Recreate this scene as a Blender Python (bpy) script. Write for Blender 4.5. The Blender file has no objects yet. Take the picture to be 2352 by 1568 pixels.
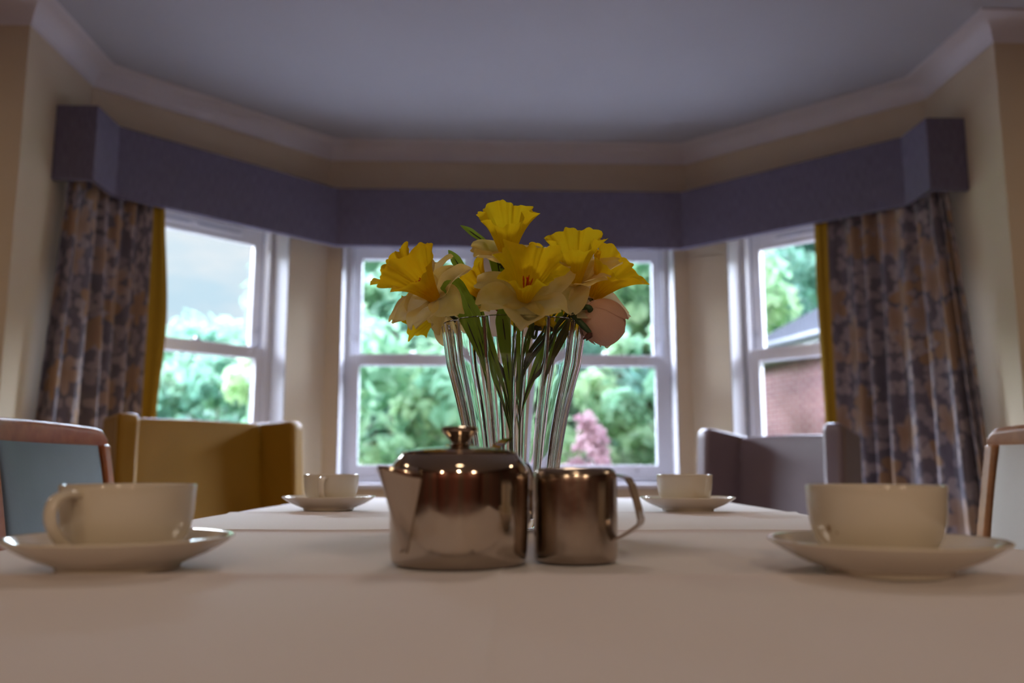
import bpy, bmesh, math, random
from math import sin, cos, pi, radians, sqrt, atan2, tan
from mathutils import Vector, Matrix, noise as mnoise
random.seed(7)
S = bpy.context.scene
COL = S.collection

# ---------------------------------------------------------------- camera
FPX = 2000.0
PITCH = math.atan(288 / FPX)
CAMZ = 0.82
cam_data = bpy.data.cameras.new('camera')
cam = bpy.data.objects.new('camera', cam_data)
COL.objects.link(cam)
cam.location = (0, 0, CAMZ)
cam.rotation_euler = (pi / 2 + PITCH, 0, 0)
cam_data.sensor_width = 36
cam_data.lens = FPX / 2352 * 36
cam_data.clip_start = 0.02
cam_data.clip_end = 500
cam_data.dof.use_dof = True
cam_data.dof.focus_distance = 0.97
cam_data.dof.aperture_fstop = 4.0
S.camera = cam

def P(px, py, Y):
    """photo pixel at depth Y (metres ahead of the camera) -> world point"""
    u = px - 1176; v = 784 - py
    s = Y / (FPX * cos(PITCH) - v * sin(PITCH))
    return Vector((u * s, Y, CAMZ + (FPX * sin(PITCH) + v * cos(PITCH)) * s))

# ---------------------------------------------------------------- colour management
S.view_settings.view_transform = 'Standard'
S.view_settings.look = 'None'
S.view_settings.exposure = 0.4
S.view_settings.gamma = 1.0
S.view_settings.use_curve_mapping = False
S.cycles.use_denoising = True
S.cycles.max_bounces = 14
S.cycles.transmission_bounces = 14
S.cycles.transparent_max_bounces = 24
S.cycles.caustics_reflective = False
S.cycles.sample_clamp_indirect = 6.0

# ---------------------------------------------------------------- world: broken cloud, with an added glare band above the window view
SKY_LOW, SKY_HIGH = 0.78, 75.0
w = bpy.data.worlds.new('sky'); S.world = w
w.use_nodes = True
nt = w.node_tree; nt.nodes.clear()
def N(nt, t, **kw):
    n = nt.nodes.new(t)
    for k, v in kw.items():
        if k.startswith('i_'):
            n.inputs[k[2:].replace('_', ' ')].default_value = v
        else:
            setattr(n, k, v)
    return n
tc = N(nt, 'ShaderNodeTexCoord')
sep = N(nt, 'ShaderNodeSeparateXYZ'); nt.links.new(tc.outputs['Generated'], sep.inputs[0])
mp = N(nt, 'ShaderNodeMapping'); mp.inputs['Scale'].default_value = (1, 1, 2.2)
nt.links.new(tc.outputs['Generated'], mp.inputs[0])
nz = N(nt, 'ShaderNodeTexNoise'); nz.inputs['Scale'].default_value = 6.5; nz.inputs['Detail'].default_value = 5
nt.links.new(mp.outputs[0], nz.inputs['Vector'])
cr = N(nt, 'ShaderNodeValToRGB')
cr.color_ramp.elements[0].position = 0.42; cr.color_ramp.elements[0].color = (0.66, 0.86, 1.0, 1)
cr.color_ramp.elements[1].position = 0.66; cr.color_ramp.elements[1].color = (1.0, 1.0, 1.02, 1)
nt.links.new(nz.outputs['Fac'], cr.inputs[0])
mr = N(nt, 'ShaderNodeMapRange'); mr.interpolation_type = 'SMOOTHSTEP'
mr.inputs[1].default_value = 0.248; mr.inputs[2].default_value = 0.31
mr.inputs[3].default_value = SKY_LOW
ahead = N(nt, 'ShaderNodeMapRange'); ahead.interpolation_type = 'SMOOTHSTEP'      # unseen bright band added ahead to light the room, dimmer behind the house
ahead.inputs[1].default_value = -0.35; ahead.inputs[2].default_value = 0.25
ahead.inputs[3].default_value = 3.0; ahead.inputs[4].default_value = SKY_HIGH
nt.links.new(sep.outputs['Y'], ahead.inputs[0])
zen = N(nt, 'ShaderNodeMapRange'); zen.interpolation_type = 'SMOOTHSTEP'      # the added glare sits low, the zenith is duller
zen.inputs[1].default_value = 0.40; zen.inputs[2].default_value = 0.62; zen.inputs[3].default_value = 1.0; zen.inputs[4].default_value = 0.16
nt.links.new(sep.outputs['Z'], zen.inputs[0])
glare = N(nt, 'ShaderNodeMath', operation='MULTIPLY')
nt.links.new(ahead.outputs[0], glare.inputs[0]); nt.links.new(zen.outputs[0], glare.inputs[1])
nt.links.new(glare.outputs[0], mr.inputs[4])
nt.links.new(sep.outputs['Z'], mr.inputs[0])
bg = N(nt, 'ShaderNodeBackground')
hz = N(nt, 'ShaderNodeMapRange'); hz.inputs[1].default_value = 0.26; hz.inputs[2].default_value = 0.5
nt.links.new(sep.outputs['Z'], hz.inputs[0])
tint = N(nt, 'ShaderNodeMix', data_type='RGBA'); tint.inputs[7].default_value = (0.70, 0.75, 1.0, 1)
nt.links.new(hz.outputs[0], tint.inputs['Factor']); nt.links.new(cr.outputs[0], tint.inputs[6])
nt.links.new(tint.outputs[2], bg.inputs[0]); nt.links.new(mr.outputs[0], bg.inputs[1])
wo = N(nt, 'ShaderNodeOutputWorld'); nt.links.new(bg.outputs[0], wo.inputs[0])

# ---------------------------------------------------------------- sun (high, from behind the house)
sd = bpy.data.lights.new('sun', 'SUN'); sd.energy = 2.0; sd.angle = radians(2); sd.color = (1, 0.98, 0.93)
so = bpy.data.objects.new('sun', sd); COL.objects.link(so)
so.rotation_euler = Vector((0.35, 0.75, -0.85)).to_track_quat('-Z', 'Y').to_euler()

# ---------------------------------------------------------------- ceiling lamps of the room behind the camera, plus added fill lamps
def lamp(x, y, z, power, size, color=(1, 0.78, 0.54)):
    l = bpy.data.lights.new('ceiling_and_fill_lamp', 'AREA'); l.shape = 'DISK'; l.size = size; l.energy = power; l.color = color
    o = bpy.data.objects.new('ceiling_and_fill_lamp', l); COL.objects.link(o); o.location = (x, y, z)
    return o
lamp(0.05, -0.70, 2.37, 2.2, 0.30)
lamp(0.0, 1.75, 2.37, 4, 0.30, (1, 0.84, 0.68))  # added fill lamp, unseen above the bay, lifts the flowers and front wall
lamp(-2.75, 1.5, 2.37, 5, 0.2)  # added wall-wash lamp, brightens the main wall left of the bay
lamp(2.75, 1.6, 2.37, 5, 0.2)  # added wall-wash lamp, brightens the main wall right of the bay
lamp(0.1, -3.2, 2.37, 32, 0.2)
lamp(-2.1, -3.6, 2.37, 28, 0.2)
lamp(2.1, -3.6, 2.37, 28, 0.2)

# ---------------------------------------------------------------- room frame (the bay is turned 2.1 degrees to the camera)
PHI = radians(2.1); RC = Vector((-0.0135, 4.17))
def W(lx, ly, z=0.0):
    return Vector((RC.x + lx * cos(PHI) - ly * sin(PHI), RC.y + lx * sin(PHI) + ly * cos(PHI), z))

# ---------------------------------------------------------------- material helpers
MATS = {}
def newmat(name):
    m = bpy.data.materials.new(name); m.use_nodes = True
    m.node_tree.nodes.clear(); MATS[name] = m
    return m, m.node_tree
def pbsdf(nt, base=None, rough=0.5, metal=0.0, spec=0.5, **kw):
    b = N(nt, 'ShaderNodeBsdfPrincipled')
    if base: b.inputs['Base Color'].default_value = (*base, 1)
    b.inputs['Roughness'].default_value = rough
    b.inputs['Metallic'].default_value = metal
    b.inputs['Specular IOR Level'].default_value = spec
    for k, v in kw.items(): b.inputs[k].default_value = v
    return b
def out(nt, sh):
    o = N(nt, 'ShaderNodeOutputMaterial'); nt.links.new(sh, o.inputs[0]); return o
def math_(nt, op, a, b=None, c=None):
    n = N(nt, 'ShaderNodeMath', operation=op)
    for i, x in enumerate((a, b, c)):
        if x is None: continue
        if hasattr(x, 'is_linked'): nt.links.new(x, n.inputs[i])
        else: n.inputs[i].default_value = x
    return n.outputs[0]
def mixc(nt, f, a, b):
    n = N(nt, 'ShaderNodeMix', data_type='RGBA')
    for sock, x in ((n.inputs['Factor'], f), (n.inputs[6], a), (n.inputs[7], b)):
        if hasattr(x, 'is_linked'): nt.links.new(x, sock)
        elif isinstance(x, tuple): sock.default_value = (*x, 1)
        else: sock.default_value = x
    return n.outputs[2]
def coords(nt, kind='Object', scale=(1, 1, 1), rot=(0, 0, 0)):
    t = N(nt, 'ShaderNodeTexCoord'); m = N(nt, 'ShaderNodeMapping')
    m.inputs['Scale'].default_value = scale; m.inputs['Rotation'].default_value = rot
    nt.links.new(t.outputs[kind], m.inputs[0]); return m.outputs[0]
def noise(nt, vec, scale, detail=3, rough=0.5):
    n = N(nt, 'ShaderNodeTexNoise'); n.inputs['Scale'].default_value = scale
    n.inputs['Detail'].default_value = detail; n.inputs['Roughness'].default_value = rough
    if vec is not None: nt.links.new(vec, n.inputs['Vector'])
    return n.outputs['Fac']
def bump(nt, h, strength, dist=0.01):
    b = N(nt, 'ShaderNodeBump'); b.inputs['Strength'].default_value = strength; b.inputs['Distance'].default_value = dist
    nt.links.new(h, b.inputs['Height']); return b.outputs[0]

def plain(name, c1, c2=None, rough=0.5, metal=0, spec=0.5, nscale=8, stretch=(1, 1, 1), bscale=None, bstr=0.1, bdist=0.002, **kw):
    m, nt = newmat(name)
    b = pbsdf(nt, c1, rough, metal, spec, **kw)
    v = coords(nt, 'Object', stretch)
    if c2:
        f = noise(nt, v, nscale, 4)
        r = N(nt, 'ShaderNodeMapRange'); r.inputs[1].default_value = 0.35; r.inputs[2].default_value = 0.65
        nt.links.new(f, r.inputs[0])
        nt.links.new(mixc(nt, r.outputs[0], c1, c2), b.inputs['Base Color'])
    if bscale:
        nt.links.new(bump(nt, noise(nt, v, bscale, 2), bstr, bdist), b.inputs['Normal'])
    out(nt, b.outputs[0])
    return m
def leafy(name, c1, c2, trans=0.45, rough=0.55, nscale=30, tcol=None, ramp=(0.35, 0.65), kind='Object', veins=None):
    m, nt = newmat(name)
    v = coords(nt, kind)
    r = N(nt, 'ShaderNodeMapRange'); r.inputs[1].default_value = ramp[0]; r.inputs[2].default_value = ramp[1]
    nt.links.new(noise(nt, v, nscale, 3), r.inputs[0])
    c = mixc(nt, r.outputs[0], c1, c2)
    b = pbsdf(nt, None, rough, 0, 0.3); nt.links.new(c, b.inputs['Base Color'])
    t = N(nt, 'ShaderNodeBsdfTranslucent'); nt.links.new(c, t.inputs[0])
    if veins:
        uv = N(nt, 'ShaderNodeTexCoord').outputs['UV']
        mpn = N(nt, 'ShaderNodeMapping'); mpn.inputs['Scale'].default_value = (veins, 0.6, 1)
        nt.links.new(uv, mpn.inputs[0])
        bn = bump(nt, noise(nt, mpn.outputs[0], 3, 3), 0.5, 0.002)
        nt.links.new(bn, b.inputs['Normal'])
    mx = N(nt, 'ShaderNodeMixShader'); mx.inputs[0].default_value = trans
    nt.links.new(b.outputs[0], mx.inputs[1]); nt.links.new(t.outputs[0], mx.inputs[2])
    out(nt, mx.outputs[0])
    return m

# walls, ceiling, floor
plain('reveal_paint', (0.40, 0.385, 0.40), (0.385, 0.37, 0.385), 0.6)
plain('wall_paint', (0.66, 0.545, 0.39), (0.64, 0.525, 0.37), 0.7, bscale=140, bstr=0.08, nscale=3)
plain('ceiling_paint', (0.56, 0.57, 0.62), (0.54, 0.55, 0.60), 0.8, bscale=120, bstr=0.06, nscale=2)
plain('coving_paint', (0.78, 0.74, 0.76), (0.76, 0.72, 0.74), 0.6, nscale=2)
plain('carpet', (0.30, 0.245, 0.22), (0.25, 0.20, 0.18), 0.95, nscale=60, bscale=300, bstr=0.4)
plain('back_wall_paint', (0.045, 0.026, 0.016), (0.10, 0.018, 0.012), 0.7, nscale=1.3, stretch=(1, 1, 0.02))
plain('window_white', (0.74, 0.74, 0.78), (0.72, 0.72, 0.76), 0.35, nscale=4)
plain('window_seal', (0.10, 0.10, 0.12), None, 0.5)
plain('window_track', (0.40, 0.40, 0.46), None, 0.4)
plain('metal_fitting', (0.55, 0.55, 0.58), None, 0.3, 1.0)
plain('china', (0.74, 0.66, 0.54), (0.73, 0.65, 0.53), 0.12, nscale=10, **{'Coat Weight': 0.5, 'Coat Roughness': 0.05})
plain('coffee_stain', (0.32, 0.17, 0.05), None, 0.3)
plain('armchair_tan', (0.28, 0.140, 0.011), (0.255, 0.127, 0.009), 0.46, spec=0.25, nscale=5, bscale=260, bstr=0.12)
plain('armchair_brown', (0.17, 0.122, 0.135), (0.15, 0.108, 0.12), 0.42, nscale=5, bscale=260, bstr=0.12)
plain('welt_tan', (0.36, 0.24, 0.10), None, 0.4)
plain('welt_brown', (0.20, 0.13, 0.09), None, 0.4)
plain('pad_blue', (0.12, 0.16, 0.20), (0.105, 0.14, 0.18), 0.5, nscale=6, bscale=200, bstr=0.1)
plain('pad_grey', (0.42, 0.38, 0.34), (0.39, 0.35, 0.31), 0.5, nscale=6, bscale=200, bstr=0.1)
plain('dark_wood', (0.055, 0.026, 0.014), (0.035, 0.018, 0.01), 0.4, nscale=6, stretch=(1, 1, 8))
plain('stem_green', (0.09, 0.19, 0.03), (0.06, 0.14, 0.025), 0.5, nscale=30)
plain('calyx_green', (0.03, 0.065, 0.02), None, 0.6)
plain('wire_green', (0.02, 0.035, 0.015), None, 0.5)
plain('stem_node', (0.42, 0.05, 0.02), None, 0.5)
plain('stamen_orange', (0.55, 0.13, 0.01), (0.6, 0.05, 0.01), 0.5, nscale=90)
plain('brown_tip', (0.07, 0.02, 0.012), None, 0.7)
plain('tree_bark', (0.16, 0.14, 0.11), (0.11, 0.10, 0.08), 0.9, nscale=10)
plain('lawn_green', (0.10, 0.22, 0.04), (0.16, 0.28, 0.06), 0.95, nscale=3)
plain('bounce_grey', (0.17, 0.165, 0.18), (0.14, 0.135, 0.15), 0.9, nscale=2)  # grey of the added sheet that bounces daylight
plain('fascia_white', (0.45, 0.45, 0.45), None, 0.5)
plain('gutter_grey', (0.12, 0.13, 0.15), None, 0.5)
leafy('petal_yellow', (0.92, 0.70, 0.014), (0.93, 0.76, 0.02), 0.75, nscale=45, veins=26)
leafy('petal_gold', (0.90, 0.60, 0.010), (0.92, 0.67, 0.014), 0.75, nscale=45, veins=26)
leafy('petal_cream', (0.90, 0.76, 0.28), (0.92, 0.82, 0.48), 0.75, nscale=35, veins=18)
leafy('petal_ivory', (0.90, 0.80, 0.52), (0.92, 0.84, 0.64), 0.75, nscale=35, veins=18)
leafy('petal_peach', (0.76, 0.48, 0.36), (0.80, 0.54, 0.42), 0.35, nscale=20, veins=10)
leafy('blade_green', (0.30, 0.48, 0.045), (0.22, 0.40, 0.045), 0.5, nscale=14, rough=0.4, veins=8)
leafy('blade_dark', (0.19, 0.34, 0.04), (0.14, 0.27, 0.04), 0.45, nscale=14, rough=0.4, veins=8)
leafy('blade_brown', (0.12, 0.09, 0.025), (0.09, 0.10, 0.03), 0.3, nscale=14, rough=0.5)
leafy('foliage_bright', (0.24, 0.47, 0.31), (0.48, 0.64, 0.36), 0.5, nscale=0.55, ramp=(0.38, 0.62))  # leaf colour made bluer and paler to carry the distance haze
leafy('foliage_mid', (0.16, 0.35, 0.26), (0.33, 0.50, 0.32), 0.5, nscale=0.6, ramp=(0.38, 0.62))  # haze put into the leaf colour here too
leafy('foliage_dark', (0.14, 0.33, 0.28), (0.26, 0.46, 0.34), 0.55, nscale=0.6, ramp=(0.38, 0.62))  # teal lift in the colour stands in for haze over shaded gaps
leafy('foliage_pink', (0.36, 0.20, 0.25), (0.48, 0.32, 0.34), 0.4, nscale=2.5)

def woven(name, c1, c2, rough=0.9, sc=900, stretch=(1, 1, 1), streak=None):
    m, nt = newmat(name)
    b = pbsdf(nt, c1, rough, 0, 0.2); b.inputs['Sheen Weight'].default_value = 0.15
    v = coords(nt, 'UV')
    wv = N(nt, 'ShaderNodeTexNoise'); wv.inputs['Scale'].default_value = 1; wv.inputs['Detail'].default_value = 2
    mp = N(nt, 'ShaderNodeMapping'); mp.inputs['Scale'].default_value = (sc, sc * 0.08, 1); nt.links.new(v, mp.inputs[0]); nt.links.new(mp.outputs[0], wv.inputs['Vector'])
    r = N(nt, 'ShaderNodeMapRange'); r.inputs[1].default_value = 0.3; r.inputs[2].default_value = 0.7
    nt.links.new(wv.outputs['Fac'], r.inputs[0])
    nt.links.new(mixc(nt, r.outputs[0], c1, c2), b.inputs['Base Color'])
    nt.links.new(bump(nt, wv.outputs['Fac'], 0.3, 0.001), b.inputs['Normal'])
    out(nt, b.outputs[0]); return m
woven('pelmet_fabric', (0.115, 0.10, 0.150), (0.17, 0.150, 0.215), sc=260)
woven('lining_mustard', (0.36, 0.21, 0.012), (0.40, 0.24, 0.018), rough=0.8, sc=300)

def cloth_mat():
    m, nt = newmat('table_linen')
    b = pbsdf(nt, (0.70, 0.62, 0.60), 0.72, 0, 0.3); b.inputs['Sheen Weight'].default_value = 0.45
    v = coords(nt, 'Object')
    f = noise(nt, v, 4, 4)
    nt.links.new(mixc(nt, f, (0.76, 0.68, 0.70), (0.72, 0.65, 0.67)), b.inputs['Base Color'])
    a = N(nt, 'ShaderNodeTexWave', wave_type='BANDS', bands_direction='X'); a.inputs['Scale'].default_value = 260
    c = N(nt, 'ShaderNodeTexWave', wave_type='BANDS', bands_direction='Y'); c.inputs['Scale'].default_value = 260
    nt.links.new(v, a.inputs[0]); nt.links.new(v, c.inputs[0])
    h = math_(nt, 'ADD', a.outputs['Fac'], c.outputs['Fac'])
    nt.links.new(bump(nt, h, 0.05, 0.0006), b.inputs['Normal'])
    out(nt, b.outputs[0])
cloth_mat()

def steel_mat():
    m, nt = newmat('stainless_steel')
    b = pbsdf(nt, (0.56, 0.46, 0.37), 0.12, 1.0)
    v = coords(nt, 'Object')
    f = noise(nt, v, 38, 6, 0.65)
    r = N(nt, 'ShaderNodeMapRange'); r.inputs[1].default_value = 0.38; r.inputs[2].default_value = 0.7; r.inputs[3].default_value = 0.05; r.inputs[4].default_value = 0.15
    nt.links.new(f, r.inputs[0]); nt.links.new(r.outputs[0], b.inputs['Roughness'])
    f2 = noise(nt, v, 16, 5, 0.6)
    nt.links.new(mixc(nt, f2, (0.50, 0.41, 0.33), (0.57, 0.48, 0.39)), b.inputs['Base Color'])
    out(nt, b.outputs[0])
    m, nt = newmat('brushed_steel')
    b = pbsdf(nt, (0.47, 0.385, 0.31), 0.25, 1.0)
    v2 = coords(nt, 'Object', (1, 1, 1))
    f = noise(nt, v2, 30, 6, 0.65)
    r = N(nt, 'ShaderNodeMapRange'); r.inputs[1].default_value = 0.35; r.inputs[2].default_value = 0.7; r.inputs[3].default_value = 0.14; r.inputs[4].default_value = 0.30
    nt.links.new(f, r.inputs[0]); nt.links.new(r.outputs[0], b.inputs['Roughness'])
    out(nt, b.outputs[0])
steel_mat()

def wood_mat(name, c1, c2, rough=0.25, axis=1):
    m, nt = newmat(name)
    st = [28, 28, 28]; st[axis] = 2.0
    v = coords(nt, 'Object', tuple(st))
    f = noise(nt, v, 1.6, 5, 0.6)
    b = pbsdf(nt, c1, rough); b.inputs['Specular IOR Level'].default_value = 0.3; b.inputs['Coat Weight'].default_value = 0.12; b.inputs['Coat Roughness'].default_value = 0.12
    r = N(nt, 'ShaderNodeMapRange'); r.inputs[1].default_value = 0.35; r.inputs[2].default_value = 0.65
    nt.links.new(f, r.inputs[0])
    nt.links.new(mixc(nt, r.outputs[0], c1, c2), b.inputs['Base Color'])
    out(nt, b.outputs[0])
wood_mat('chair_wood', (0.36, 0.11, 0.032), (0.28, 0.075, 0.022), 0.36, 1)
wood_mat('chair_wood_light', (0.40, 0.20, 0.10), (0.32, 0.15, 0.075), 0.28, 1)
wood_mat('table_wood', (0.18, 0.085, 0.04), (0.13, 0.06, 0.03), 0.4, 1)

def glass_mat():
    m, nt = newmat('vase_acrylic')
    b = pbsdf(nt, (0.97, 0.98, 0.99), 0.015); b.inputs['Transmission Weight'].default_value = 1; b.inputs['IOR'].default_value = 1.47
    out(nt, b.outputs[0])
    m, nt = newmat('window_glass')
    t = N(nt, 'ShaderNodeBsdfTransparent'); t.inputs[0].default_value = (0.97, 0.985, 0.985, 1)
    g = N(nt, 'ShaderNodeBsdfGlossy'); g.inputs['Roughness'].default_value = 0.02
    mx = N(nt, 'ShaderNodeMixShader'); mx.inputs[0].default_value = 0.05
    nt.links.new(t.outputs[0], mx.inputs[1]); nt.links.new(g.outputs[0], mx.inputs[2])
    out(nt, mx.outputs[0])
glass_mat()

def floral_mat():
    m, nt = newmat('floral_print')
    uv = N(nt, 'ShaderNodeTexCoord').outputs['UV']
    # wobble
    wn = N(nt, 'ShaderNodeTexNoise'); wn.inputs['Scale'].default_value = 14
    nt.links.new(uv, wn.inputs['Vector'])
    wob = N(nt, 'ShaderNodeVectorMath', operation='SCALE'); wob.inputs['Scale'].default_value = 0.03
    sub = N(nt, 'ShaderNodeVectorMath', operation='SUBTRACT'); sub.inputs[1].default_value = (.5, .5, .5)
    nt.links.new(wn.outputs['Color'], sub.inputs[0]); nt.links.new(sub.outputs[0], wob.inputs[0])
    add = N(nt, 'ShaderNodeVectorMath', operation='ADD'); nt.links.new(uv, add.inputs[0]); nt.links.new(wob.outputs[0], add.inputs[1])
    def layer(scale, off, petals, R):
        mp = N(nt, 'ShaderNodeMapping'); mp.inputs['Scale'].default_value = (scale, scale, scale); mp.inputs['Location'].default_value = (off, off * 1.7, 0)
        nt.links.new(add.outputs[0], mp.inputs[0])
        vo = N(nt, 'ShaderNodeTexVoronoi', voronoi_dimensions='2D'); vo.inputs['Scale'].default_value = 1; vo.inputs['Randomness'].default_value = 0.8
        nt.links.new(mp.outputs[0], vo.inputs['Vector'])
        d = N(nt, 'ShaderNodeVectorMath', operation='SUBTRACT'); nt.links.new(mp.outputs[0], d.inputs[0]); nt.links.new(vo.outputs['Position'], d.inputs[1])
        s = N(nt, 'ShaderNodeSeparateXYZ'); nt.links.new(d.outputs[0], s.inputs[0])
        sc = N(nt, 'ShaderNodeSeparateColor'); nt.links.new(vo.outputs['Color'], sc.inputs[0])
        ang = math_(nt, 'ADD', math_(nt, 'ARCTAN2', s.outputs[1], s.outputs[0]), math_(nt, 'MULTIPLY', sc.outputs[1], 6.28))
        pe = math_(nt, 'ABSOLUTE', math_(nt, 'COSINE', math_(nt, 'MULTIPLY', ang, petals / 2)))
        rad = math_(nt, 'MULTIPLY_ADD', pe, R * 0.55, R * 0.45)
        mask = math_(nt, 'SMOOTH_MIN', math_(nt, 'MULTIPLY', math_(nt, 'SUBTRACT', rad, vo.outputs['Distance']), 22), 1.0, 0.1)
        mask = math_(nt, 'MAXIMUM', mask, 0.0)
        return mask, sc.outputs[0], vo.outputs['Distance'], pe
    c = mixc(nt, noise(nt, uv, 22, 3), (0.10, 0.088, 0.122), (0.20, 0.175, 0.21))
    mk, rnd, dist, pe = layer(13.5, 3.1, 3, 0.5)
    c = mixc(nt, math_(nt, 'MULTIPLY', mk, 0.7), c, mixc(nt, rnd, (0.33, 0.28, 0.31), (0.50, 0.42, 0.42)))
    mk, rnd, dist, pe = layer(6.8, 0.4, 5, 0.56)
    pink = mixc(nt, math_(nt, 'GREATER_THAN', rnd, 0.76), (0.36, 0.235, 0.14), (0.43, 0.34, 0.32))
    pink = mixc(nt, math_(nt, 'MULTIPLY', dist, 1.2), (0.32, 0.20, 0.13), pink)
    keep = math_(nt, 'GREATER_THAN', rnd, 0.50)
    c = mixc(nt, math_(nt, 'MULTIPLY', mk, keep), c, pink)
    b = pbsdf(nt, None, 0.75, 0, 0.3); b.inputs['Sheen Weight'].default_value = 0.2
    nt.links.new(c, b.inputs['Base Color'])
    out(nt, b.outputs[0])
floral_mat()

def brick_mat():
    m, nt = newmat('brick_wall')
    b = pbsdf(nt, None, 0.9, 0, 0.2)
    v = coords(nt, 'UV')
    br = N(nt, 'ShaderNodeTexBrick')
    br.inputs['Color1'].default_value = (0.19, 0.068, 0.066, 1); br.inputs['Color2'].default_value = (0.25, 0.105, 0.10, 1)
    br.inputs['Mortar'].default_value = (0.34, 0.26, 0.26, 1)
    br.inputs['Scale'].default_value = 1; br.inputs['Brick Width'].default_value = 0.225; br.inputs['Row Height'].default_value = 0.075
    br.inputs['Mortar Size'].default_value = 0.012
    nt.links.new(v, br.inputs[0]); nt.links.new(br.outputs[0], b.inputs['Base Color']); out(nt, b.outputs[0])
    m, nt = newmat('slate_roof')
    b = pbsdf(nt, None, 0.95, 0, 0.05)
    v = coords(nt, 'UV')
    br = N(nt, 'ShaderNodeTexBrick')
    br.inputs['Color1'].default_value = (0.045, 0.05, 0.062, 1); br.inputs['Color2'].default_value = (0.062, 0.067, 0.08, 1)
    br.inputs['Mortar'].default_value = (0.05, 0.05, 0.055, 1)
    br.inputs['Scale'].default_value = 1; br.inputs['Brick Width'].default_value = 0.3; br.inputs['Row Height'].default_value = 0.25; br.inputs['Mortar Size'].default_value = 0.012
    nt.links.new(v, br.inputs[0]); nt.links.new(br.outputs[0], b.inputs['Base Color']); out(nt, b.outputs[0])
brick_mat()

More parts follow.
